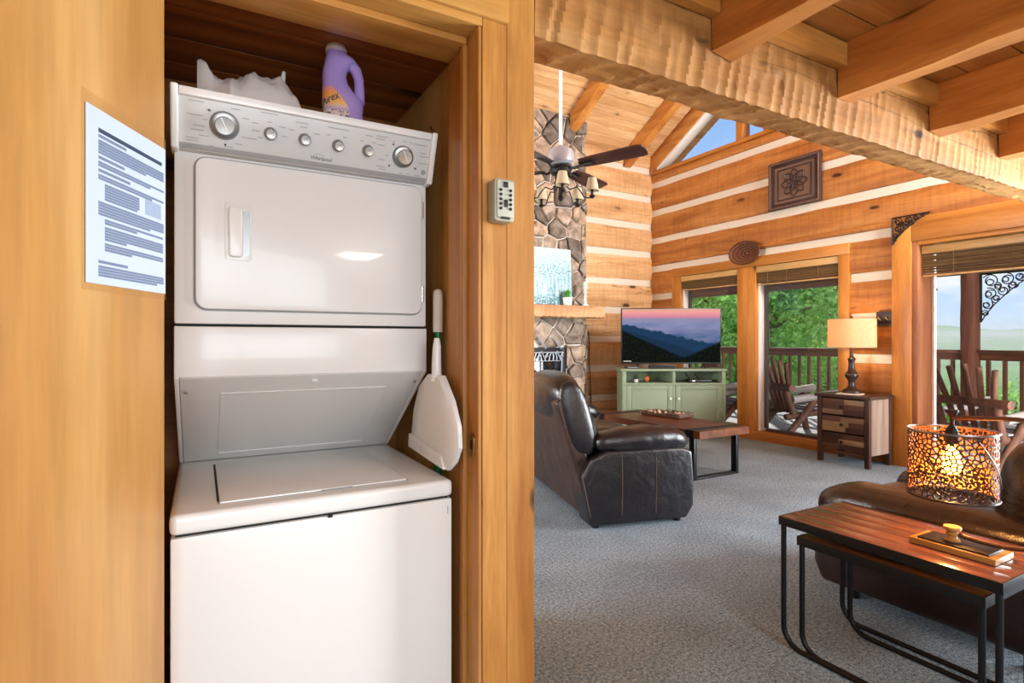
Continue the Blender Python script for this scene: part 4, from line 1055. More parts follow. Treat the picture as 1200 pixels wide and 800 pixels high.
B(-h2+.005, h2-.005, -.008, SD-.031, zsh-.028, zsh).build('shelf', M_green, tv, .004)
B(-h2+.061, h2-.061, .012, SD-.031, .06, .10).build('bottom', M_green, tv, .003)
B(-.018, .018, .004, SD-.031, zsh+.001, SH-.033).build('divider', M_green, tv, .003)
B(-.02, .02, .006, .03, .101, zsh-.029).build('stile', M_green, tv, .003)
for s in (-1, 1):
    x0, x1 = (.022, h2-.062) if s > 0 else (-h2+.062, -.022)
    dk = MB()
    w = .06; z0, z1 = .102, zsh-.031
    for a in ((x0, x0+w, z0, z1), (x1-w, x1, z0, z1), (x0+w, x1-w, z0, z0+w), (x0+w, x1-w, z1-w, z1)): dk.box(a[0], a[1], -.004, .018, a[2], a[3])
    d = dk.build('door', M_green, tv, .002)
    B(x0+w-.003, x1-w+.003, .006, .014, z0+w-.003, z1-w+.003).build('door_panel', M_green, d, .002)
    MB().lathe([(.006, 0), (.006, -.014), (.014, -.018), (.016, -.026), (.010, -.032)], ((x0+.03 if s > 0 else x1-.03), -.004, zsh-.20), 14, axis='y').build('door_knob', M_knobw, d, smooth=40)
TVY = .16; TW = 117*(FS+TVY)/FPX; tcx = ((786.5-600)/FPX*(FS+TVY))-((sl+sr)/2)
tz0, tz1 = CH-(426-HOR)/FPX*(FS+TVY), CH-(361-HOR)/FPX*(FS+TVY)
to = thing('television', 'flat television showing misty blue mountains at sunset', 'television', tuple(base+Matrix.Rotation(-YAW, 3, 'Z') @ Vector((tcx, TVY, 0))+Vector((0, 0, SH+.001))), -YAW)
zz = SH+.001
B(-TW/2, TW/2, 0, .035, tz0-zz, tz1-zz).build('case', M_blk, to, .004)
B(-TW/2+.2, TW/2-.2, .035, .07, tz0-zz+.05, tz1-zz-.25).build('rear_housing', M_blk, to, .008)
for s in (-1, 1):
    f = MB(); f.tube([(s*TW*.33, .018, tz0-zz+.004), (s*TW*.33, -.03, .006)], .007, 6); f.tube([(s*TW*.33, .018, tz0-zz+.004), (s*TW*.33+s*.01, .10, .006)], .007, 6); f.box(s*TW*.33-.012, s*TW*.33+.012, -.05, .12, .0, .008)
    f.build('foot', M_blk, to, smooth=40)
# screen picture, procedural
tm_ = NT('tv_screen_picture'); vv = tm_.coord(rnd=False); sx = tm_.n('ShaderNodeSeparateXYZ'); tm_.l(vv, sx.inputs[0])
Hs = tz1-tz0; z0s = tz0-zz
u = tm_.math('ADD', tm_.math('DIVIDE', sx.outputs[0], TW), .5); v_ = tm_.math('DIVIDE', tm_.math('SUBTRACT', sx.outputs[2], z0s), Hs)
n_lo = tm_.noise(vv, 3.2, 4, .55); n_mid = tm_.noise(vv, 9, 4, .6); n_hi = tm_.noise(vv, 60, 4, .65)
cs_ = tm_.n('ShaderNodeMapping'); cs_.inputs['Scale'].default_value = (1, 1, 5); tm_.l(vv, cs_.inputs[0]); n_fog = tm_.noise(cs_.outputs[0], 3, 4, .55)
sky = tm_.ramp(v_, [(.30, lin('#1d4a70')), (.50, lin('#3d5f8c')), (.62, lin('#7f7fa8')), (.70, lin('#6f7ea8')), (.80, lin('#8f8aac')), (.86, lin('#e08a9c')), (.92, lin('#f2a09c')), (1.0, lin('#e8b088'))])
col = tm_.mix(tm_.math('MULTIPLY', tm_.math('SUBTRACT', n_fog, .35), 1.2), sky, lin('#a9a8c4'))
sky_only = tm_.math('GREATER_THAN', v_, tm_.math('ADD', .80, tm_.math('MULTIPLY', tm_.math('SUBTRACT', n_mid, .5), .22)))
col = tm_.mix(sky_only, col, sky)
def layer(col, edge, c, rough, nse=n_mid):
    lim = tm_.math('ADD', edge, tm_.math('MULTIPLY', tm_.math('SUBTRACT', nse, .5), rough))
    mr = tm_.n('ShaderNodeMapRange'); tm_.l(tm_.math('SUBTRACT', lim, v_), mr.inputs[0]); mr.inputs[1].default_value = 0; mr.inputs[2].default_value = .03
    return tm_.mix(mr.outputs[0], col, c)
e1 = tm_.math('SUBTRACT', .74, tm_.math('MULTIPLY', u, .40)); col = layer(col, e1, lin('#1c3a5a'), .18)
e2 = tm_.math('SUBTRACT', .64, tm_.math('MULTIPLY', u, .55)); col = layer(col, e2, lin('#17304a'), .12)
forest = tm_.ramp(n_hi, [(.42, lin('#020504')), (.58, lin('#0c1612')), (.70, lin('#33401f'))])
e3 = tm_.math('SUBTRACT', .62, tm_.math('MULTIPLY', u, .80)); col = layer(col, e3, forest, .14, n_hi)
e4 = tm_.math('SUBTRACT', tm_.math('MULTIPLY', u, .80), .38); col = layer(col, e4, forest, .16, n_hi)
e5 = tm_.math('ADD', .14, 0); col = layer(col, e5, forest, .3, n_hi)
tm_.l(col, tm_.b.inputs['Emission Color']); tm_.b.inputs['Emission Strength'].default_value = .95; tm_.b.inputs['Base Color'].default_value = (.002, .002, .002, 1); tm_.set(Roughness=.4, Specular_IOR_Level=.0)
B(-TW/2+.012, TW/2-.012, -.002, .001, z0s+.018, tz1-zz-.012).build('screen', tm_.m, to)
mk = MB(); mk.box(-TW/2+.03, -TW/2+.13, -.0028, -.0021, z0s+.03, z0s+.036); mk.build('screen_caption', plain('caption_grey', '#c8c8c8', .5, Emission_Strength=.3), to)
# small things on the stand
RM = Matrix.Rotation(-YAW, 3, 'Z')
def stand_at(x, y, z): return tuple(base+RM @ Vector((x, y, 0))+Vector((0, 0, z)))
sb = thing('sound_bar', 'black sound bar on the green cabinet under the television', 'speaker', stand_at(-.14, .06, SH+.001), -YAW)
B(-.17, .17, -.03, .03, 0, .05).build('body', M_blk, sb, .008); B(-.16, .16, -.0325, -.0295, .008, .042).build('grille', M_blackm, sb)
sb2 = thing('set_top_box', 'small black box at the left end of the cabinet top', 'media box', stand_at(-.53, .06, SH+.001), -YAW)
B(-.08, .08, -.05, .05, 0, .028).build('body', M_blk, sb2, .005); B(-.06, .06, -.0515, -.0495, .008, .02).build('front_panel', M_chrome2, sb2)
ro = thing('router', 'black router with upright antennas in the cabinet shelf', 'router', stand_at(.36, .14, zsh+.001), -YAW)
B(-.15, .15, -.08, .08, 0, .035).build('body', M_blk, ro, .008)
for x, t in ((-.10, -.06), (.02, -.07)): MB().tube([(x, .05, .03), (x+t, .04, .11)], .006, 6).build('antenna', M_blk, ro, smooth=40)
B(-.11, -.07, -.082, -.078, .012, .03).build('indicator', M_knobw, ro)
cd = thing('pillar_candle', 'short cream candle in the cabinet shelf', 'candle', stand_at(-.46, .12, zsh+.001), -YAW)
MB().lathe([(.028, 0), (.030, .004), (.030, .036), (.02, .04)], seg=18).build('wax', M_capw, cd, smooth=40); MB().tube([(0, 0, .039), (0, 0, .048)], .0012, 5).build('wick', M_blk, cd)
ob = thing('orange_ornament', 'small round orange ornament at the back of the cabinet shelf', 'ornament', stand_at(-.30, .20, zsh+.001), -YAW)
MB().lathe([(.012, 0), (.02, .006), (.034, .03), (.036, .045), (.028, .07), (.012, .08)], seg=18).build('ball', plain('orange_glaze', '#b5652a', .4), ob, smooth=60); MB().tube([(0, 0, .079), (.006, 0, .095)], .003, 6).build('stem', M_dark, ob)

# ---- coffee table
TZ = .45
ct = thing('coffee_table', 'long reclaimed wood coffee table on black metal sled legs', 'coffee table', (4.125, 4.17, 0))
tw2, tl2 = .325, .74
n = 4
for i in range(n):
    x0 = -tw2+i*2*tw2/n
    B(x0, x0+2*tw2/n-.002, -tl2, tl2, TZ-.065, TZ).build('top_plank', M_tabletop, ct)
for s in (-1, 1):
    y = s*(tl2-.12); l = MB(); w = .035
    B(-tw2+.03, -tw2+.03+w, y-.03, y+.03, 0, TZ-.066).build('leg', M_blackm, ct, .003)
    B(tw2-.03-w, tw2-.03, y-.03, y+.03, 0, TZ-.066).build('leg', M_blackm, ct, .003)
    B(-tw2+.031+w, tw2-.031-w, y-.03, y+.03, 0, .02).build('foot_rail', M_blackm, ct, .003)
    B(-tw2-.004, tw2+.004, y-.045, y+.045, TZ-.0, TZ+.002).build('metal_strap', M_blackm, ct)
    for s2 in (-1, 1): B(s2*(tw2+.002)-.002, s2*(tw2+.002)+.002, y-.045, y+.045, TZ-.066, TZ+.002).build('strap_end', M_blackm, ct)
# twig tray on it
tyc = onZ(782, 485, TZ+.02)
ty = thing('twig_tray', 'rustic tray of woven twigs and shells on the coffee table', 'tray', (tyc.x, tyc.y, TZ+.003), R(8))
M_twig = plain('grey_twig', '#8a7668', .8, var=.5); M_shell = plain('pale_shell', '#d8c8b8', .5, var=.3)
B(-.13, .13, -.24, .24, 0, .012).build('tray_base', M_tabletop, ty, .004)
rs = random.Random(14); tw = MB()
for side_ in range(4):
    for i in range(60):
        a = rs.uniform(-1, 1)
        if side_ < 2: p = Vector(((-1, 1)[side_]*.125, a*.235, .012+rs.uniform(0, .028))); d = Vector((rs.uniform(-.02, .02), rs.uniform(-.05, .05), rs.uniform(-.008, .02)))
        else: p = Vector((a*.125, (-1, 1)[side_-2]*.235, .012+rs.uniform(0, .028))); d = Vector((rs.uniform(-.05, .05), rs.uniform(-.02, .02), rs.uniform(-.008, .02)))
        q0, q1 = p-d, p+d; q0.z = max(q0.z, .016); q1.z = max(q1.z, .016); tw.tube([q0, q1], rs.uniform(.003, .006), 5)
tw.build('twig_rim', M_twig, ty, smooth=50)['kind'] = 'stuff'
for i in range(10):
    s_ = MB().lathe([(.004, 0), (.022, .006), (.026, .016), (.014, .028), (.004, .032)], seg=12, sy=.7).build('shell', M_shell, ty, smooth=60)
    s_.location = (rs.uniform(-.08, .08), -.19+.042*i, .013); s_.rotation_euler = (0, 0, rs.uniform(0, 6))
#SECTION4
# ---- black leather recliner
rc = thing('reclining_sofa', 'black leather reclining sofa with padded arms facing the coffee table', 'sofa', (2.237, 2.908, 0), R(-14.7))
RW = 1.72
armside = [(-.02, .03), (-.075, .36), (-.01, .47), (.10, .52), (.66, .52), (.735, .49), (.75, .30), (.745, .12), (.69, .035)]
for y0, y1 in ((0, .20), (RW-.20, RW)):
    MB().prism(armside, 'y', y0, y1).build('arm_panel', M_leather1, rc, .022, seg=4)
    yc = (y0+y1)/2
    ap = MB(); prof = []; vs = []; n = 16; sg = 16
    for i in range(n+1):
        f = i/n; x = .03+.71*f; e = math.sin(math.pi*min(1, max(0, f)))**.35 if 0 < f < 1 else 0
        w = .125*(.35+.65*e)+.004*math.sin(f*31); hh = .085*(.3+.7*e)+.004*math.sin(f*23+1)
        zc = .565+.018*math.sin(f*2.6)-.025*max(0, f-.8)/.2
        for k in range(sg):
            a = 2*math.pi*k/sg; ca, sa = math.cos(a), math.sin(a)
            vs.append((x, yc+w*math.copysign(abs(ca)**.75, ca), zc+hh*math.copysign(abs(sa)**.75, sa)))
    fs = [(i*sg+k, i*sg+(k+1) % sg, (i+1)*sg+(k+1) % sg, (i+1)*sg+k) for i in range(n) for k in range(sg)]+[tuple(range(sg))[::-1], tuple(n*sg+k for k in range(sg))]
    ap.add(vs, fs).build('arm_pad', M_leather1, rc, smooth=70)
for x in (.205, .455):
    MB().tube([(x, -.0015, .09), (x+.004, -.002, .30), (x, -.0015, .50)], .0022, 5).build('side_seam', M_seam, rc)
MB().tube([(-.018, -.001, .10), (-.073, -.001, .36), (-.008, -.001, .468)], .003, 5).build('side_seam', M_seam, rc)
SWD = (RW-.40)/2
for k in (0, 1): MB().cushion((.42, .2+SWD*(k+.5), .40), (.74, SWD-.01, .26), 8, 4).build('seat_cushion', M_leather1, rc, smooth=70)
MB().prism([(.04, .08), (.70, .08), (.72, .30), (.04, .30)], 'y', .205, RW-.205).build('base', M_leather1b, rc, .02)
for k in (0, 1): MB().cushion((.73, .2+SWD*(k+.5), .22), (.09, SWD-.02, .32), 6, 4).build('footrest', M_leather1, rc, smooth=70)
# rear shell and back cushions
shell = [(-.005, .05), (-.09, .36), (-.24, .84), (-.20, .88), (-.03, .55), (.06, .06)]
MB().prism(shell, 'y', .05, RW-.05).build('back_shell', M_leather1b, rc, .02, seg=3)
MB().tube([(-.012, .06, .39-.03), (-.096, .1, .40), (-.096, RW-.1, .40)], .003, 5).build('rear_seam', M_seam, rc)
rot = Matrix.Rotation(R(-17), 4, 'Y')
BW = (RW-.06)/2
for k in (0, 1):
    MB().cushion((-.13, .03+BW*(k+.5), .86), (.26, BW-.01, .34), 10, 2.9, rot).build('head_cushion', M_leather1, rc, smooth=70)
    MB().cushion((-.01, .03+BW*(k+.5), .64), (.24, BW-.05, .36), 10, 2.9, rot).build('back_cushion', M_leather1, rc, smooth=70)
for s in (0, 1):
    y = .075 if s == 0 else RW-.075
    MB().cushion((-.085, y, .73), (.20, .09, .52), 8, 2.6, Matrix.Rotation(R(-16), 4, 'Y')).build('side_wing', M_leather1, rc, smooth=70)
for x, y in ((.05, .08), (.66, .08), (.05, RW-.08), (.66, RW-.08)): MB().lathe([(.025, 0), (.03, .08)], (x, y, 0), 10).build('foot', M_blk, rc)

# ---- brown leather armchair on the right, seen from behind its left arm
AX0, AX1, AY0, AY1 = 2.66, 3.62, .72, 1.70
ac = thing('leather_armchair', 'glossy brown leather armchair beside the nesting tables', 'armchair', ((AX0+AX1)/2, (AY0+AY1)/2, 0))
axo, ayo = (AX0+AX1)/2, (AY0+AY1)/2
hx, hy = (AX1-AX0)/2, (AY1-AY0)/2
for s in (-1, 1):
    x0, x1 = (-hx+.01, -hx+.22) if s < 0 else (hx-.22, hx-.01)
    MB().prism([(-hy+.02, .07), (hy-.05, .07), (hy-.01, .16), (hy-.02, .42), (hy-.10, .48), (-hy+.02, .48)], 'x', x0, x1).build('arm_panel', M_leather2, ac, .03, seg=4)
    vs = []; n = 18; sg = 18; xc = (x0+x1)/2
    for i in range(n+1):
        f = i/n; y = -hy+.03+(2*hy-.03)*f; e = 1 if .0 < f < .86 else max(0, 1-((f-.86)/.14)**2)**.5
        w = .150*(.25+.75*e); hh = .082*(.2+.8*e); zc = .485-.05*max(0, f-.82)/.18
        for k in range(sg):
            a = 2*math.pi*k/sg; ca, sa = math.cos(a), math.sin(a)
            vs.append((xc+w*math.copysign(abs(ca)**.8, ca), y, zc+hh*math.copysign(abs(sa)**.8, sa)))
    fs = [(i*sg+k, i*sg+(k+1) % sg, (i+1)*sg+(k+1) % sg, (i+1)*sg+k) for i in range(n) for k in range(sg)]+[tuple(range(sg))[::-1], tuple(n*sg+k for k in range(sg))]
    MB().add(vs, fs).build('arm_pad', M_leather2, ac, smooth=75)
MB().prism([(-hy+.1, .09), (hy-.06, .09), (hy-.06, .30), (-hy+.1, .30)], 'x', -hx+.225, hx-.225).build('base', M_leather1b, ac, .02)
MB().cushion((0, .10, .40), (2*hx-.40, 2*hy-.28, .20), 8, 4.5).build('seat_cushion', M_leather2, ac, smooth=70)
MB().cushion((0, hy-.01, .24), (2*hx-.42, .12, .34), 6, 3.5).build('footrest', M_leather2, ac, smooth=70)
MB().cushion((0, -hy+.17, .60), (2*hx-.30, .34, .50), 10, 3.2, Matrix.Rotation(R(8), 4, 'X')).build('back_cushion', M_leather2, ac, smooth=70)
for x, y in ((-1, -1), (1, -1), (-1, 1), (1, 1)): MB().lathe([(.025, 0), (.03, .08)], (x*(hx-.12), y*(hy-.15), 0), 10).build('foot', M_blk, ac)

# ---- nesting side tables
NZ = .53
nA, nB, nC = onZ(913, 604, NZ), onZ(1175, 684.5, NZ), onZ(979, 584, NZ)
tx0 = (nA.x+nB.x)/2; ty1, ty0 = nA.y, nB.y; twd = .44
def nest(name, label, x0, x1, y0, y1, zt_, mat, group=None, foot_y=0, long=True, back_gap=0):
    o = thing(name, label, 'side table', ((x0+x1)/2, (y0+y1)/2, 0), 0, group); a, b = (x1-x0)/2, (y1-y0)/2
    np_ = 5 if long else 4
    for i in range(np_):
        p0 = -a+.004+i*(2*a-.008)/np_; B(p0, p0+(2*a-.008)/np_-.0012, -b+.004, b-.004, zt_-.022, zt_-.0).build('top_board', mat, o, .0015)
    fr = .022
    for q in ((-a, a, -b, -b+.004), (-a, a, b-.004, b), (-a, -a+.004, -b+.0041, b-.0041), (a-.004, a, -b+.0041, b-.0041)): B(*q, zt_-.034, zt_+.001).build('edge_band', M_blackm, o, .001)
    for x in (-a+.014, a-.014):
        r = .075; pts = [(x, b-.014, zt_-.03), (x, b-.014, r+.011)]
        for i in range(1, 8): t = R(90*i/7); pts.append((x, b-.014-r*(1-math.cos(t)), .011+r*(1-math.sin(t))))
        pts += [(x, -b+.014+r, .011)]
        for i in range(1, 8): t = R(90*i/7); pts.append((x, -b+.014+r-r*math.sin(t), .011+r*(1-math.cos(t))))
        pts += [(x, -b+.014, zt_-.03)]
        MB().tube(pts, .0105, 8).build('leg_loop', M_blackm, o, smooth=50)
    return o
nest('nesting_table', 'taller nesting side table with red brown plank top and black frame', tx0, tx0+twd, ty0, ty1, NZ, M_ntop)
sA, sB = onZ(926, 630, NZ-.062), onZ(1162, 697, NZ-.062)
sx0 = (sA.x+sB.x)/2
nest('nesting_table', 'lower nesting side table tucked under the taller one', sx0, sx0+.36, max(sB.y, ty0+.035), min(sA.y, ty1-.035), NZ-.062, M_ntop2, long=False)

# ---- arc lamp with pierced metal shade
lbz = NZ+.002
b1, b2, b3 = onZ(1065, 628, lbz+.02), onZ(1160, 659, lbz+.02), onZ(1181, 645, lbz+.02)
lcx, lcy = (b1.x+b3.x)/2, (b1.y+b2.y)/2; lw, ll = abs(b3.x-b1.x)/2, abs(b1.y-b2.y)/2
la = thing('pierced_lamp', 'arc table lamp with glowing pierced metal drum shade on oak base', 'lamp', (lcx, lcy, lbz))
B(-lw, lw, -ll, ll, 0, .020).build('base', M_lampwood, la, .002)
B(-lw+.012, lw-.012, -ll+.022, ll-.022, .0201, .026).build('base_plate', M_blackm, la, .0015)
MB().lathe([(.022, .026), (.023, .030), (.015, .034), (.014, .042), (.019, .048), (.019, .054), (.013, .058), (.025, .064), (.027, .070), (.025, .075), (.005, .076)], (0, .02, 0), 22).build('turned_post', M_lampwood, la, smooth=40)
sht = at(1115.5, 545, 1.0)
shc_t = (Vector((lcx, lcy+.02, 0))-Vector((0, 0, 0))).xy
d_ = ray(1115.5, 545); tt = (lcx+.06)/d_.x
shc = d_*tt+Vector((0, 0, CH)); sxy = Vector((shc.x-lcx, shc.y-lcy)); 
szt = CH-(504-HOR)/FPX*tt-lbz; szb = CH-(580-HOR)/FPX*tt-lbz; srad = 52.5/FPX*tt*.82
arc = [(0, .0, .050), (0, -.06, .046), (.0, -.14, .050), (.0, -.22, .075), (.01, -.29, .15), (.02, -.31, .25), (sxy.x*.5, -.27, .36), (sxy.x*.7, -.19, szt+.055+.0), (sxy.x, sxy.y-.08, szt+.052), (sxy.x, sxy.y, szt+.045)]
def smooth_pts(p, n=6):
    p = [Vector(q) for q in p]; out = []
    for i in range(len(p)-1):
        p0, p1, p2, p3 = p[max(i-1, 0)], p[i], p[i+1], p[min(i+2, len(p)-1)]
        for k in range(n):
            t = k/n; out.append(.5*((2*p1)+(p2-p0)*t+(2*p0-5*p1+4*p2-p3)*t*t+(-p0+3*p1-3*p2+p3)*t**3))
    return out+[p[-1]]
MB().tube(smooth_pts(arc), .0078, 8).build('arc_arm', plain('bronze_tube', '#5a3a2a', .35, .3), la, smooth=60)
MB().lathe([(.005, szt+.075), (.020, szt+.073), (.020, szt+.066), (.016, szt+.060), (.008, szt+.045), (.006, szt+.020), (.012, szt+.012), (.018, szt+.002), (.022, szt-.02), (.020, szt-.045), (.012, szt-.05)], (sxy.x, sxy.y, 0), 20).build('socket', M_iron, la, smooth=40)
for i in range(3):
    a = R(120*i+40); MB().tube([(sxy.x, sxy.y, szt-.004), (sxy.x+srad*math.cos(a), sxy.y+srad*math.sin(a), szt-.004)], .0018, 5).build('spider_arm', M_iron, la)
# shade: cylinder lattice of voronoi cell walls
def lattice(r, z0, z1, npts, wall, rs):
    C_ = 2*math.pi*r; H_ = z1-z0; pts = []
    while len(pts) < npts:
        q = (rs.uniform(0, C_), rs.uniform(0, H_))
        if all(min(abs(q[0]-p[0]), C_-abs(q[0]-p[0]))**2+(q[1]-p[1])**2 > (.62*math.sqrt(C_*H_/npts))**2 for p in pts) or rs.random() < .004: pts.append(q)
    allp = [(p[0]+o*C_, p[1]) for o in (-1, 0, 1) for p in pts]; mb = MB()
    for p in pts:
        near = sorted(allp, key=lambda q: (q[0]-p[0])**2+(q[1]-p[1])**2)[1:16]
        outer = [(p[0]-.2, 0), (p[0]+.2, 0), (p[0]+.2, H_), (p[0]-.2, H_)]; inner = [(p[0]-.2, wall), (p[0]+.2, wall), (p[0]+.2, H_-wall), (p[0]-.2, H_-wall)]
        for q in near:
            dx, dz = q[0]-p[0], q[1]-p[1]; l = math.hypot(dx, dz); m_ = (dx*(p[0]+q[0])/2+dz*(p[1]+q[1])/2)/l
            outer = clip(outer, dx/l, dz/l, m_); inner = clip(inner, dx/l, dz/l, m_-wall)
        if len(outer) < 3: continue
        def P(a, b, rr): w = a/r; return (rr*math.cos(w), rr*math.sin(w), z0+b)
        if len(inner) < 3:
            mb.add([P(a, b, r) for a, b in outer], [tuple(range(len(outer)))]); continue
        c_ = (sum(a for a, _ in inner)/len(inner), sum(b for _, b in inner)/len(inner))
        import_ = []
        for a, b in outer:
            # nearest crossing of the ray from centre on the inner polygon
            best = .0; dx, dz = a-c_[0], b-c_[1]; t_best = 1
            for i in range(len(inner)):
                (x1_, z1_), (x2_, z2_) = inner[i], inner[(i+1) % len(inner)]
                den = dx*(z2_-z1_)-dz*(x2_-x1_)
                if abs(den) < 1e-12: continue
                t_ = ((x1_-c_[0])*(z2_-z1_)-(z1_-c_[1])*(x2_-x1_))/den; u_ = ((x1_-c_[0])*dz-(z1_-c_[1])*dx)/den
                if t_ > 0 and -1e-6 <= u_ <= 1+1e-6: t_best = min(t_best, t_)
            import_.append((c_[0]+dx*t_best, c_[1]+dz*t_best))
        n_ = len(outer); mb.add([P(a, b, r) for a, b in outer]+[P(a, b, r) for a, b in import_], [(i, (i+1) % n_, n_+(i+1) % n_, n_+i) for i in range(n_)])
    return mb
lat = lattice(srad-.002, szb+.004, szt-.004, 620, .0021, random.Random(8))
M_shademetal = plain('bronze_shade', '#3a2415', .45, .6)
lo_ = lat.build('lamp_shade', M_shademetal, la, loc=(sxy.x, sxy.y, 0)); lo_.data.materials.append(plain('copper_lining', '#c8702c', .4, .3)); md = lo_.modifiers.new('thick', 'SOLIDIFY'); md.thickness = .0015; md.material_offset = 1; md.offset = -1
for z in (szt, szb):
    MB().tube([(srad*math.cos(R(9*i)), srad*math.sin(R(9*i)), z) for i in range(41)], .0036, 6).build('shade_ring', M_shademetal if z == szb else M_chrome2, la, loc=(sxy.x, sxy.y, 0), smooth=60)
for p0, p1 in ((200, 262), (235, 300), (150, 205), (285, 340), (20, 90)):
    MB().tube([((srad+.001)*math.cos(R(p0+(p1-p0)*i/12)), (srad+.001)*math.sin(R(p0+(p1-p0)*i/12)), szt-.02-(szt-szb-.04)*i/12) for i in range(13)], .0022, 5).build('vine_stem', M_shademetal, la, loc=(sxy.x, sxy.y, 0), smooth=60)
MB().lathe([(.010, szt-.052), (.014, szt-.065), (.028, szt-.10), (.030, szt-.125), (.022, szt-.148), (.008, szt-.156)], (sxy.x, sxy.y, 0), 20).build('bulb', emit('amber_bulb', '#ffb24a', 16), la, smooth=60)
light('POINT', 'pierced_lamp_light', (lcx+sxy.x, lcy+sxy.y, lbz+szb+.045), (0, 0, 0), 7, (1, .52, .16)).data.shadow_soft_size = .02

# ---- nightstand
n0, n1_ = onZ(957.6, 539, 0), onZ(1018, 550, 0); nx0 = 5.63; ny0, ny1 = n1_.y-.01, n0.y+.01; nx1 = 6.045; NH = .70
ns = thing('nightstand', 'three drawer nightstand of reclaimed mixed wood strips under the lamp', 'nightstand', ((nx0+nx1)/2, (ny0+ny1)/2, 0))
nxo, nyo = (nx0+nx1)/2, (ny0+ny1)/2
def NB(a, b, c, d, e, f): return MB().box(a-nxo, b-nxo, c-nyo, d-nyo, e, f)
for x0 in (nx0, nx1-.045):
    for y0 in (ny0, ny1-.045): NB(x0, x0+.045, y0, y0+.045, 0, NH-.03).build('leg', M_dark, ns, .003)
NB(nx0-.02, nx1+.005, ny0-.02, ny1+.02, NH-.029, NH).build('top', M_darkX, ns, .004)
for y0 in (ny0+.008, ny1-.025):
    for i in range(3):
        q = nx0+.046+i*(nx1-nx0-.092)/3; NB(q, q+(nx1-nx0-.092)/3-.001, y0, y0+.017, .12, NH-.03).build('side_board', M_ghost, ns, .002)
NB(nx1-.02, nx1-.01, ny0+.046, ny1-.046, .12, NH-.03).build('back_board', M_dark, ns)
NB(nx0+.004, nx0+.03, ny0+.046, ny1-.046, .10, .135).build('front_rail', M_darkX, ns, .003)
zz0 = .14; dh = (NH-.035-zz0)/3; rs = random.Random(6)
pick_ = [[(0, 3), (2, 1)], [(0, 3), (1, 2), (0, 0)], [(3, 2), (2, 0), (1, 1)]]
for k in range(3):
    dz0 = zz0+k*dh; d = NB(nx0+.012, nx1-.03, ny0+.047, ny1-.047, dz0+.006, dz0+dh-.006).build('drawer', M_darkX, ns, .002)
    nst = 3 if k else 3; hh = (dh-.02)/3; patt = [[2, 0, 1], [0, 3, 0], [1, 2, 1]][2-k]
    for j in range(3):
        z = dz0+.010+j*hh; ysplit = nyo+rs.uniform(-.06, .06)
        c1, c2 = [(2, 1), (0, 2), (1, 2), (2, 0), (1, 0), (3, 1), (2, 3), (1, 1), (0, 1)][(k*3+j) % 9]
        NB(nx0+.004, nx0+.0125, ny0+.05, ysplit-.001, z, z+hh-.002).build('face_strip', M_mixw[c1], d, .0015)
        NB(nx0+.005, nx0+.0125, ysplit+.001, ny1-.05, z, z+hh-.002).build('face_strip', M_mixw[c2], d, .0015)
    MB().lathe([(.007, 0), (.007, -.012), (.015, -.018), (.016, -.026), (.010, -.031)], (nx0+.004-nxo, 0, dz0+dh/2), 14, axis='x').build('knob', M_iron, d, smooth=40)
# small papers on it
pb = thing('paper_stack', 'small white papers lying under the lamp on the nightstand', 'papers', (nx0+.14, nyo+.0, NH+.001), R(10))
for i in range(3): B(-.08, .08, -.11, .11, .0005+.003*i, .0028+.003*i).build('sheet', M_vinyl, pb, rot=(0, 0, R(3*i)))
# ---- table lamp
lp = onZ(998, 461, NH); lx, lyy = (nx0+nx1)/2-.0, lp.y
tl_ = (lx)/ray(998, 461).x; lyy = ray(998, 461).y*tl_
LH = CH-(374-HOR)/FPX*tl_-NH-.012; SHb = CH-(407-HOR)/FPX*tl_-NH-.012; SHt = LH
tlp = thing('table_lamp', 'dark turned table lamp with burlap drum shade on the nightstand', 'lamp', (lx, lyy, NH+.012))
k_ = SHb/.36
prof = [(.088, 0), (.088, .014), (.07, .026), (.045, .036), (.036, .05), (.030, .075), (.034, .10), (.058, .125), (.064, .145), (.058, .155), (.036, .175), (.030, .20), (.026, .235), (.034, .262), (.040, .270), (.022, .282), (.014, .30), (.018, .315), (.010, .33), (.008, .36), (.008, .42)]
MB().lathe([(r, z*k_) for r, z in prof], seg=28).build('turned_base', plain('bronze_black', '#2a1a16', .4), tlp, smooth=45)
bd = MB(); 
for i in range(22): a = 2*math.pi*i/22; bd.lathe([(.001, -.004), (.004, -.002), (.004, .002), (.001, .004)], (.063*math.cos(a), .063*math.sin(a), .148*k_), 6)
bd.build('beading', M_brass, tlp)
sr_ = 28.8/FPX*tl_*.87
shm = NT('burlap_lit'); vv = shm.coord(rnd=False); wv = shm.n('ShaderNodeTexWave'); 
nz_ = shm.noise(vv, 240, 2); shm.l(shm.ramp(nz_, [(.3, lin('#cfae80')), (.7, lin('#f0dcb8'))]), shm.b.inputs['Base Color']); shm.set(Roughness=.9)
tlu = shm.n('ShaderNodeBsdfTranslucent'); shm.l(shm.ramp(nz_, [(.3, lin('#d0a565')), (.7, lin('#f5d7a0'))]), tlu.inputs[0]); ms = shm.n('ShaderNodeMixShader'); ms.inputs[0].default_value = .45
shm.l(shm.b.outputs[0], ms.inputs[1]); shm.l(tlu.outputs[0], ms.inputs[2]); shm.l(ms.outputs[0], shm.o.inputs[0])
shd = MB().lathe([(sr_, SHb), (sr_*.985, SHt), (sr_*.975, SHt), (sr_*.99, SHb)], seg=40); shd.f = [f for f in shd.f if len(f) == 4]
shd.build('lamp_shade', shm.m, tlp, smooth=60)
MB().tube([(0, 0, SHb-.02), (0, 0, SHt+.012)], .006, 8).build('harp_rod', M_brass, tlp, smooth=40)
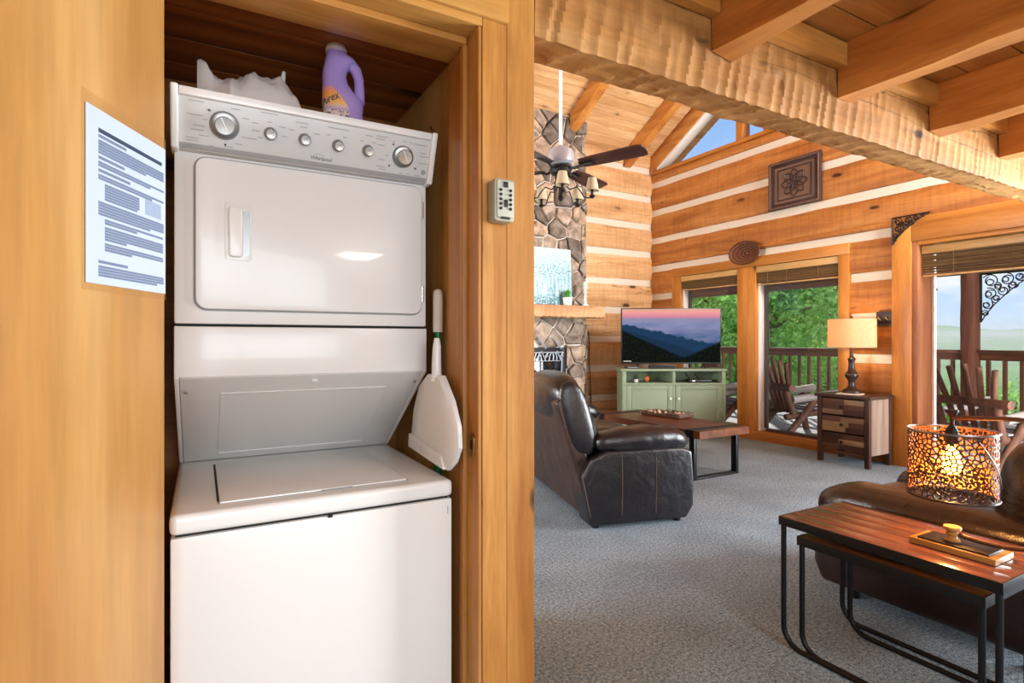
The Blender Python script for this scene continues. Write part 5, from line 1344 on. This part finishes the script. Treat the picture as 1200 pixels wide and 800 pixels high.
for i in range(3): a = R(120*i); MB().tube([(0, 0, SHt-.01), (sr_*.975*math.cos(a), sr_*.975*math.sin(a), SHt-.01)], .002, 5).build('spider_arm', M_brass, tlp)
MB().lathe([(.004, SHt+.010), (.012, SHt+.016), (.010, SHt+.028), (.003, SHt+.032)], seg=12).build('finial', M_iron, tlp, smooth=40)
MB().lathe([(.012, SHb+.02), (.028, SHb+.07), (.02, SHb+.11), (.006, SHb+.12)], seg=16).build('bulb', emit('warm_bulb', '#ffe0b0', 5), tlp, smooth=60)
light('POINT', 'table_lamp_light', (lx, lyy, NH+.012+SHb+.15), (0, 0, 0), 7, (1, .72, .38)).data.shadow_soft_size = .05

# ---- wall pieces on the gable wall
def rect_on_wall(p0, p1): a, b = onX(*p0, XW), onX(*p1, XW); return a, b
a, b = onX(902, 213, XW-.02), onX(963, 213, XW-.02)
z_t, z_b = onX(902, 194, XW-.02).z, onX(902, 248.5, XW-.02).z
wa = thing('carved_panel', 'square dark carved wooden panel hung high on the log wall', 'wall art', (XW-.012, (a.y+b.y)/2, (z_t+z_b)/2))
S_ = (z_t-z_b)/2; Sy = abs(a.y-b.y)/2
B(-.016, .006, -Sy+.02, Sy-.02, -S_+.02, S_-.02).build('backing', M_artgrain, wa)
for f, w, d in ((1, .045, .035), (.83, .02, .026), (.66, .018, .024)):
    fr = MB(); y, z = Sy*f, S_*f
    for q in ((-y, y, z-w, z), (-y, y, -z, -z+w), (-y, -y+w, -z+w, z-w), (y-w, y, -z+w, z-w)): fr.box(-d, .0, *q)
    fr.build('border', M_artwood, wa, .004)
rl = MB(); rs = random.Random(3)
for q in [x*.5 for x in range(8)]:
    for s in (-1, 1):
        pts = []
        for i in range(26):
            t = i/25; r = S_*.56*(1-t*.85); a_ = R(90*q+45)+s*(t*3.6)
            pts.append((-.022, r*.55*math.cos(R(90*q+45))+r*.45*math.cos(a_), r*.55*math.sin(R(90*q+45))+r*.45*math.sin(a_)))
        rl.tube(pts, .008, 5)
for i in range(10): a_ = R(36*i); rl.tube([(-.022, .02*math.cos(a_), .02*math.sin(a_)), (-.024, .07*math.cos(a_), .07*math.sin(a_))], .010, 5)
rl.build('carved_scrolls', M_artwood, wa, smooth=60)
dots = MB()
for i in range(26):
    t = -1+2*(i+.5)/26
    for y, z in ((t*Sy*.93, S_*.93), (t*Sy*.93, -S_*.93), (Sy*.93, t*S_*.93), (-Sy*.93, t*S_*.93)): dots.lathe([(.010, .0), (.012, .006), (.004, .012)], (-.036-.006, y, z), 6, axis='x')
dots.build('border_beads', M_artgrain, wa)
# wicker basket
bk = onX(874, 296.5, XW-.06); bl_, br_ = onX(855, 297, XW-.06), onX(892, 296, XW-.06); bt_, bb_ = onX(874, 281.5, XW-.06), onX(874, 310, XW-.06)
wk = thing('wicker_basket', 'shallow oval wicker basket hung on the log wall above the windows', 'basket', (XW-.036, bk.y, bk.z))
ra, rb = abs(bl_.y-br_.y)/2*.96, (bt_.z-bb_.z)/2*.92
for i in range(9):
    f = 1-i/9.5; d = -.065*(f**2); r_ = .008
    MB().tube([(d, ra*f*math.cos(R(10*k)), rb*f*math.sin(R(10*k))) for k in range(37)], r_, 5).build('coil', M_wicker if i % 2 else M_wickerd, wk, smooth=60)
MB().add([(0.002, 0, 0)]+[(-.06, ra*.98*math.cos(R(15*k)), rb*.98*math.sin(R(15*k))) for k in range(24)]+[(.004, ra*.5*math.cos(R(15*k)), rb*.5*math.sin(R(15*k))) for k in range(24)],
         [(0, 25+k, 25+(k+1) % 24) for k in range(24)]+[(25+k, 1+k, 1+(k+1) % 24, 25+(k+1) % 24) for k in range(24)]).build('woven_bowl', M_wicker, wk, smooth=60)
sp_ = MB()
for k in range(24): a_ = R(15*k); sp_.tube([(-.006, .05*math.cos(a_), .05*math.sin(a_)), (-.030, ra*.6*math.cos(a_), rb*.6*math.sin(a_)), (-.068, ra*math.cos(a_), rb*math.sin(a_))], .004, 4)
sp_.build('weave_spokes', M_wicker, wk, smooth=60)
# scroll brackets
def fret(name, label, o_pt, sy, w, h, x, m_, rot_axis=None, r=.006):
    t = thing(name, label, 'bracket', o_pt); mb = MB()
    mb.tube([(0, 0, 0), (0, sy*w, 0)], r*1.3, 6); mb.tube([(0, 0, 0), (0, 0, -h)], r*1.3, 6)
    mb.build('frame', m_, t, smooth=50)
    sc_ = MB(); rs = random.Random(5)
    def scroll(cy, cz, rad, a0, turns, sgn):
        pts = []
        for i in range(int(10*turns)+2):
            f = i/(10*turns+1); a_ = a0+sgn*f*turns*2*math.pi*.5; rr = rad*(1-.75*f); pts.append((0, sy*(cy+rr*math.cos(a_)), -(cz+rr*math.sin(a_))))
        sc_.tube(pts, r*.8, 5)
    for cy, cz, rad in ((.16, .16, .15), (.42, .14, .13), (.14, .42, .13), (.64, .10, .10), (.10, .64, .10), (.36, .36, .12), (.82, .07, .07), (.07, .82, .07), (.52, .25, .09), (.25, .52, .09), (.27, .27, .08)):
        scroll(cy*w, cz*h, rad*(w+h)/2, rs.uniform(0, 6), 2.4, 1); scroll(cy*w, cz*h, rad*(w+h)/2*.7, rs.uniform(0, 6), 2.0, -1)
    sc_.tube([(0, sy*w*.97, -.01)]+[(0, sy*w*(1-f)**1.25, -h*(f)**1.25) for f in (.12, .3, .5, .7, .88)]+[(0, sy*.01, -h*.97)], r*.8, 5)
    sc_.build('scrollwork', m_, t, smooth=60); return t
f0 = onX(1045.5, 256, XW-.045)
fret('iron_bracket', 'black scrolled iron corner bracket on the door header', (XW-.045, f0.y, f0.z), -1, .33, .27, 0, M_iron)
# wall mount behind the lamp
wm = onX(1036, 373.5, XW-.05)
wb_ = thing('wall_sconce', 'small dark square wall mount behind the lamp shade', 'wall fixture', (XW-.003, wm.y, wm.z))
B(-.03, .0, -.085, .085, -.075, .075).build('back_plate', plain('umber_plate', '#33241d', .5), wb_, .004)
for y in (-.03, .04): MB().tube([(-.03, y, -.01), (-.055, y+.008, .005), (-.058, y+.012, .02)], .008, 6).build('knob', M_brass, wb_, smooth=50)
B(-.034, -.0301, -.06, .06, -.05, -.02).build('inset', M_dark_gap, wb_)
# outlets low on the wall behind the nightstand
po_ = onX(1046, 518, XW-.01)
oc = thing('wall_outlet', 'white electrical outlet low on the wall beside the nightstand', 'outlet', (XW-.004, po_.y+.012, .30)); B(-.008, .003, -.035, .035, -.058, .058).build('cover_plate', M_vinyl, oc, .003)
for z in (-.022, .022): B(-.0095, -.0079, -.014, .014, z-.014, z+.014).build('socket', M_capw, oc, .001)

# ================================================================ PORCH
DZ = -.04
pd = struct('floor_porch', 'weathered grey deck boards of the porch')
me = MB().box(0, .138, -3.0, 11, -.035, 0).mesh('deck_board', .004, seg=1); me.materials.append(M_deckb)
for i in range(19): o = link('deck_board', me, pd); o.location = (XW+.32+i*.144, 0, DZ)
XR = 8.85
PY = [onX(1137, 400, XR).y, onX(1137, 400, XR).y+3.1, onX(1137, 400, XR).y+6.2, onX(1137, 400, XR).y-3.1]
def rail_section(ya, yb, label):
    r_ = thing('porch_railing', label, 'railing', (XR, (ya+yb)/2, DZ), 0, None); h = (yb-ya)/2
    B(-.07, .07, -h, h, 1.13, 1.165).build('top_rail', M_deckh, r_, .006)
    B(-.02, .03, -h, h, 1.03, 1.128).build('upper_rail', M_deckh, r_, .006)
    B(-.02, .03, -h, h, .10, .18).build('lower_rail', M_deckh, r_, .006)
    n = int(2*h/.165); me_ = MB().box(-.02, .02, -.022, .022, .181, 1.029).mesh('baluster', .004, seg=1); me_.materials.append(M_deckw)
    for i in range(n): o = link('baluster', me_, r_); o.location = (0, -h+(i+.5)*2*h/n, 0)
rail_section(PY[0]+.11, PY[1]-.11, 'brown porch railing section seen through the windows by the lamp')
rail_section(PY[1]+.11, PY[2]-.11, 'brown porch railing section seen beside the television')
rail_section(PY[3]+.11, PY[0]-.11, 'brown porch railing section seen through the big glass door')
for i, y in enumerate(PY[:2]):
    n = 26; vs = []; sg = 14; rs = random.Random(i+2)
    for j in range(n+1):
        z = (2.16-DZ)*j/n
        for k in range(sg):
            a_ = 2*math.pi*k/sg; r_ = .105+.006*noise.noise((math.cos(a_)*2+i*9, math.sin(a_)*2, z*3)); vs.append((r_*math.cos(a_), r_*math.sin(a_), z))
    fs = [(j*sg+k, j*sg+(k+1) % sg, (j+1)*sg+(k+1) % sg, (j+1)*sg+k) for j in range(n) for k in range(sg)]+[tuple(range(sg))[::-1], tuple(n*sg+k for k in range(sg))]
    o = MB().add(vs, fs).build('porch_post', M_postlog, smooth=50, loc=(XR, y, DZ))
    tag(o, ['round log porch post with ironwork standing outside the big glass door', 'round log porch post standing outside the lamp window', 'round log porch post beyond the television window', 'round log porch post hidden past the glass door'][i], 'post')
pr0 = struct('ceiling_porch', 'dark porch roof on its eave beam')
B(XR-.09, XR+.09, -3, 11, 2.125, 2.36).build('eave_beam', M_deckh, pr0, .006)
MB().prism([(XW+.2, 2.95), (XR+.25, 2.37), (XR+.25, 2.43), (XW+.2, 3.03)], 'y', -3, 11).build('roof_deck', M_deckw, pr0)
fret('porch_fretwork', 'black vine ironwork bracket on the porch post and eave', (XR-.02, PY[0]-.125, 2.105), -1, .62, .62, 0, M_iron, r=.009)
wc = at(1097, 333, 7.6)
chm = thing('wind_chime', 'tiny dark wind chime hanging under the porch eave', 'wind chime', (XR, onX(1096, 330, XR).y, 2.0))
MB().tube([(0, 0, .12), (0, 0, .03)], .0015, 5).build('cord', M_iron, chm); MB().lathe([(.004, .03), (.018, .0), (.004, -.004)], seg=8).build('bell', M_iron, chm); MB().lathe([(.004, -.02), (.02, -.06), (.004, -.065)], (0, -.012, 0), 8).build('clapper', M_iron, chm)
# log chairs
def log_chair(px, rz, label):
    xb = 6.92; y = onX(px, 455, xb).y
    c = thing('log_chair', label, 'porch chair', (xb+.42*math.cos(rz), y+.42*math.sin(rz), DZ), rz, None)
    # faces local +x, its back towards the house
    for s in (-1, 1):
        y = s*.33
        MB().tube([(-.34, y, .50), (.0, y, .54), (.44, y, .60)], [.05, .052, .055], 10).build('arm', M_birch, c, smooth=50)
        MB().tube([(.30, y*.9, .0), (.24, y*.9, .30), (.26, y*.9, .53)], .045, 10).build('front_post', M_deckw, c, smooth=50)
        MB().tube([(-.44, y, .0), (-.20, y*.95, .25), (.02, y*.9, .50)], .045, 10).build('rear_brace', M_deckw, c, smooth=50)
        MB().tube([(-.40, y*.8, .26), (.40, y*.8, .36)], .042, 10).build('seat_rail', M_deckw, c, smooth=50)
        MB().tube([(-.30, y*.86, .30), (-.41, y*.9, .64)], .042, 10).build('rear_post', M_deckw, c, smooth=50)
    for i in range(6):
        x = -.24+i*.115; B(x, x+.095, -.30, .30, .315+x*.13+.05, .335+x*.13+.05).build('seat_slat', M_deckb, c, .005)
    for i in range(5):
        t = i-2; MB().tube([(-.24, t*.085, .30), (-.32, t*.11, .62), (-.42, t*.15, 1.05-.03*abs(t))], [.026, .03, .028], 8).build('back_slat', M_deckw, c, smooth=50)
    MB().tube([(-.42, -.44, .66), (-.40, .0, .66), (-.42, .44, .66)], .047, 10).build('back_rail', M_deckw, c, smooth=50)
    return c
log_chair(905, R(-22), 'rustic log chair on the porch outside the lamp window')
log_chair(832, R(-30), 'rustic log chair on the porch half behind the television')
log_chair(1129, R(-14), 'rustic log chair on the porch outside the big glass door')

# ================================================================ OUTDOORS
def tree(loc, h, rx, rz0, n, mat, label, seed, leaf=.10, lean=(0, 0)):
    t = thing('tree', label, 'tree', loc); rs = np.random.RandomState(seed); rr = random.Random(seed)
    MB().tube([(0, 0, 0), (lean[0]*.3, lean[1]*.3, h*.35), (lean[0]*.7, lean[1]*.7, h*.7), (lean[0], lean[1], h*.95)], [.22, .17, .10, .03], 8).build('trunk', M_bark, t, smooth=60)
    bm_ = MB(); centers = []
    for i in range(34):
        f = rr.uniform(.25, .95); a_ = rr.uniform(0, 6.28); l = rx*rr.uniform(.5, 1.0)*(1.15-f*.6)
        p0 = Vector((lean[0]*f, lean[1]*f, h*f)); p1 = p0+Vector((math.cos(a_)*l*.5, math.sin(a_)*l*.5, l*.22)); p2 = p0+Vector((math.cos(a_)*l, math.sin(a_)*l, l*.36+rr.uniform(-.2, .3)))
        bm_.tube([p0, p1, p2], [.06, .04, .012], 5); centers += [p1, p2, p0.lerp(p2, .75), p1.lerp(p2, .5)]
    bm_.build('branches', M_bark, t, smooth=60)
    C_ = np.array([tuple(c) for c in centers]); idx = rs.randint(0, len(C_), n); sprd = rx*.17
    P = C_[idx]+rs.normal(0, 1, (n, 3))*np.array([sprd, sprd, sprd*.62])
    d1 = rs.normal(0, 1, (n, 3)); d1 /= np.linalg.norm(d1, axis=1)[:, None]; d2 = np.cross(d1, rs.normal(0, 1, (n, 3))); d2 /= np.linalg.norm(d2, axis=1)[:, None]
    s = (leaf*rs.uniform(.6, 1.3, n))[:, None]
    V_ = np.stack([P-d1*s, P+d2*s*.45, P+d1*s, P-d2*s*.45], 1).reshape(-1, 3)
    me_ = bpy.data.meshes.new('leaves'); me_.vertices.add(4*n); me_.vertices.foreach_set('co', V_.ravel().astype(np.float32)); me_.loops.add(4*n); me_.loops.foreach_set('vertex_index', np.arange(4*n, dtype=np.int32)); me_.polygons.add(n); me_.polygons.foreach_set('loop_start', np.arange(0, 4*n, 4, dtype=np.int32)); me_.update(calc_edges=True)
    me_.materials.append(mat); o = link('leaves', me_, t); o['kind'] = 'stuff'
def T(px, t): d = at(px, 400, t); return (d.x, d.y)
tree((*T(905, 15), -4.5), 8.0, 2.6, 0, 15000, M_leaf, 'broad leafy tree filling the lamp window view', 1)
tree((*T(965, 19), -5.5), 9.0, 3.0, 0, 14000, M_leaf2, 'pale green tree behind the railing beside the lamp', 2)
tree((*T(845, 17), -5), 8.6, 2.8, 0, 14000, M_leaf, 'dark green tree beyond the television window', 3)
tree((*T(800, 21), -5), 9.5, 3.0, 0, 10000, M_leaf2, 'tall light green tree furthest past the television', 4)
tree((*T(875, 26), -7), 11.0, 4.0, 0, 12000, M_leaf2, 'tall pale tree standing behind the broad leafy tree', 5, .14)
tree((*T(940, 30), -8), 11.2, 4.5, 0, 12000, M_leaf, 'far green tree behind the pale tree by the lamp', 6, .15)
tree((*T(1190, 26), -8.5), 7.0, 3.0, 0, 9000, M_leaf2, 'low bushy tree top under the right railing', 7, .14)
tree((*T(1120, 30), -9.5), 7.6, 3.2, 0, 9000, M_leaf, 'low tree top behind the porch post', 8, .15)
# valley and hills
nr, na = 90, 150; vs = []
rr_ = [14*(6500/14)**(i/nr) for i in range(nr+1)]
for r_ in rr_:
    for k in range(na+1):
        a_ = R(-80+160*k/na); x, y = XW+r_*math.cos(a_), 3+r_*math.sin(a_)
        lr = math.log(r_/14)
        z = -5-.16*(r_-14) if r_ < 500 else -82.8-.0*(r_)
        if r_ > 500: z = -82.8+40*max(0, noise.noise((x*.0016, y*.0016, 3)))*min(1, (r_-500)/700)
        hill = max(0, min(1, (r_-1400)/1500))
        z += hill*(95+70*noise.noise((x*.0009, y*.0009, 7))+30*noise.noise((x*.003, y*.003, 9)))
        if r_ > 3000: z += min(1, (r_-3000)/2000)*(35+80*noise.noise((x*.0007, y*.0007, 17))+26*noise.noise((x*.0025, y*.0025, 19)))
        z += min(3, r_*.012)*noise.noise((x*.08, y*.08, 2))
        vs.append((x, y, z))
fs = [(i*(na+1)+k, i*(na+1)+k+1, (i+1)*(na+1)+k+1, (i+1)*(na+1)+k) for i in range(nr) for k in range(na)]
hm = NT('forest_hills'); vv = hm.coord(rnd=False); nn = hm.noise(vv, .35, 6, .7); n2 = hm.noise(vv, .01, 4)
hm.l(hm.mix(.5, hm.ramp(nn, [(.35, lin('#3f6b2e')), (.5, lin('#6f9a48')), (.65, lin('#9fc46c'))]), hm.ramp(n2, [(.35, lin('#4f7a3a')), (.65, lin('#8fb45c'))])), hm.b.inputs['Base Color']); hm.set(Roughness=.95, Specular_IOR_Level=0); hm.bump(nn, 1, 2)
ho = MB().add(vs, fs).build('hillside', hm.m, smooth=80); tag(ho, 'wooded valley and hills beyond the porch', kind='structure')
# real haze lying over the valley
hz = B(700, 9000, -9000, 9000, -400, 42).build('valley_haze', bpy.data.materials.new('valley_haze')); hzm = hz.data.materials[0]; hzm.use_nodes = True
t_ = hzm.node_tree; t_.nodes.clear(); ou = t_.nodes.new('ShaderNodeOutputMaterial'); vsn = t_.nodes.new('ShaderNodeVolumeScatter'); vsn.inputs['Color'].default_value = (.86, .96, 1, 1); vsn.inputs['Density'].default_value = .0006; t_.links.new(vsn.outputs[0], ou.inputs['Volume'])
tag(hz, 'bluish summer haze over the distant valley', kind='stuff')

GROUPS = {'tree': 'trees beyond the porch', 'log_chair': 'rustic log chairs on the porch', 'window_blind': 'raised blinds in the gable wall', 'porch_railing': 'porch railing sections', 'porch_post': 'log posts of the porch', 'nesting_table': 'nested side tables'}
for o in bpy.data.objects:
    g_ = GROUPS.get(o.name.split('.')[0])
    if g_ and o.parent is None: o['group'] = g_
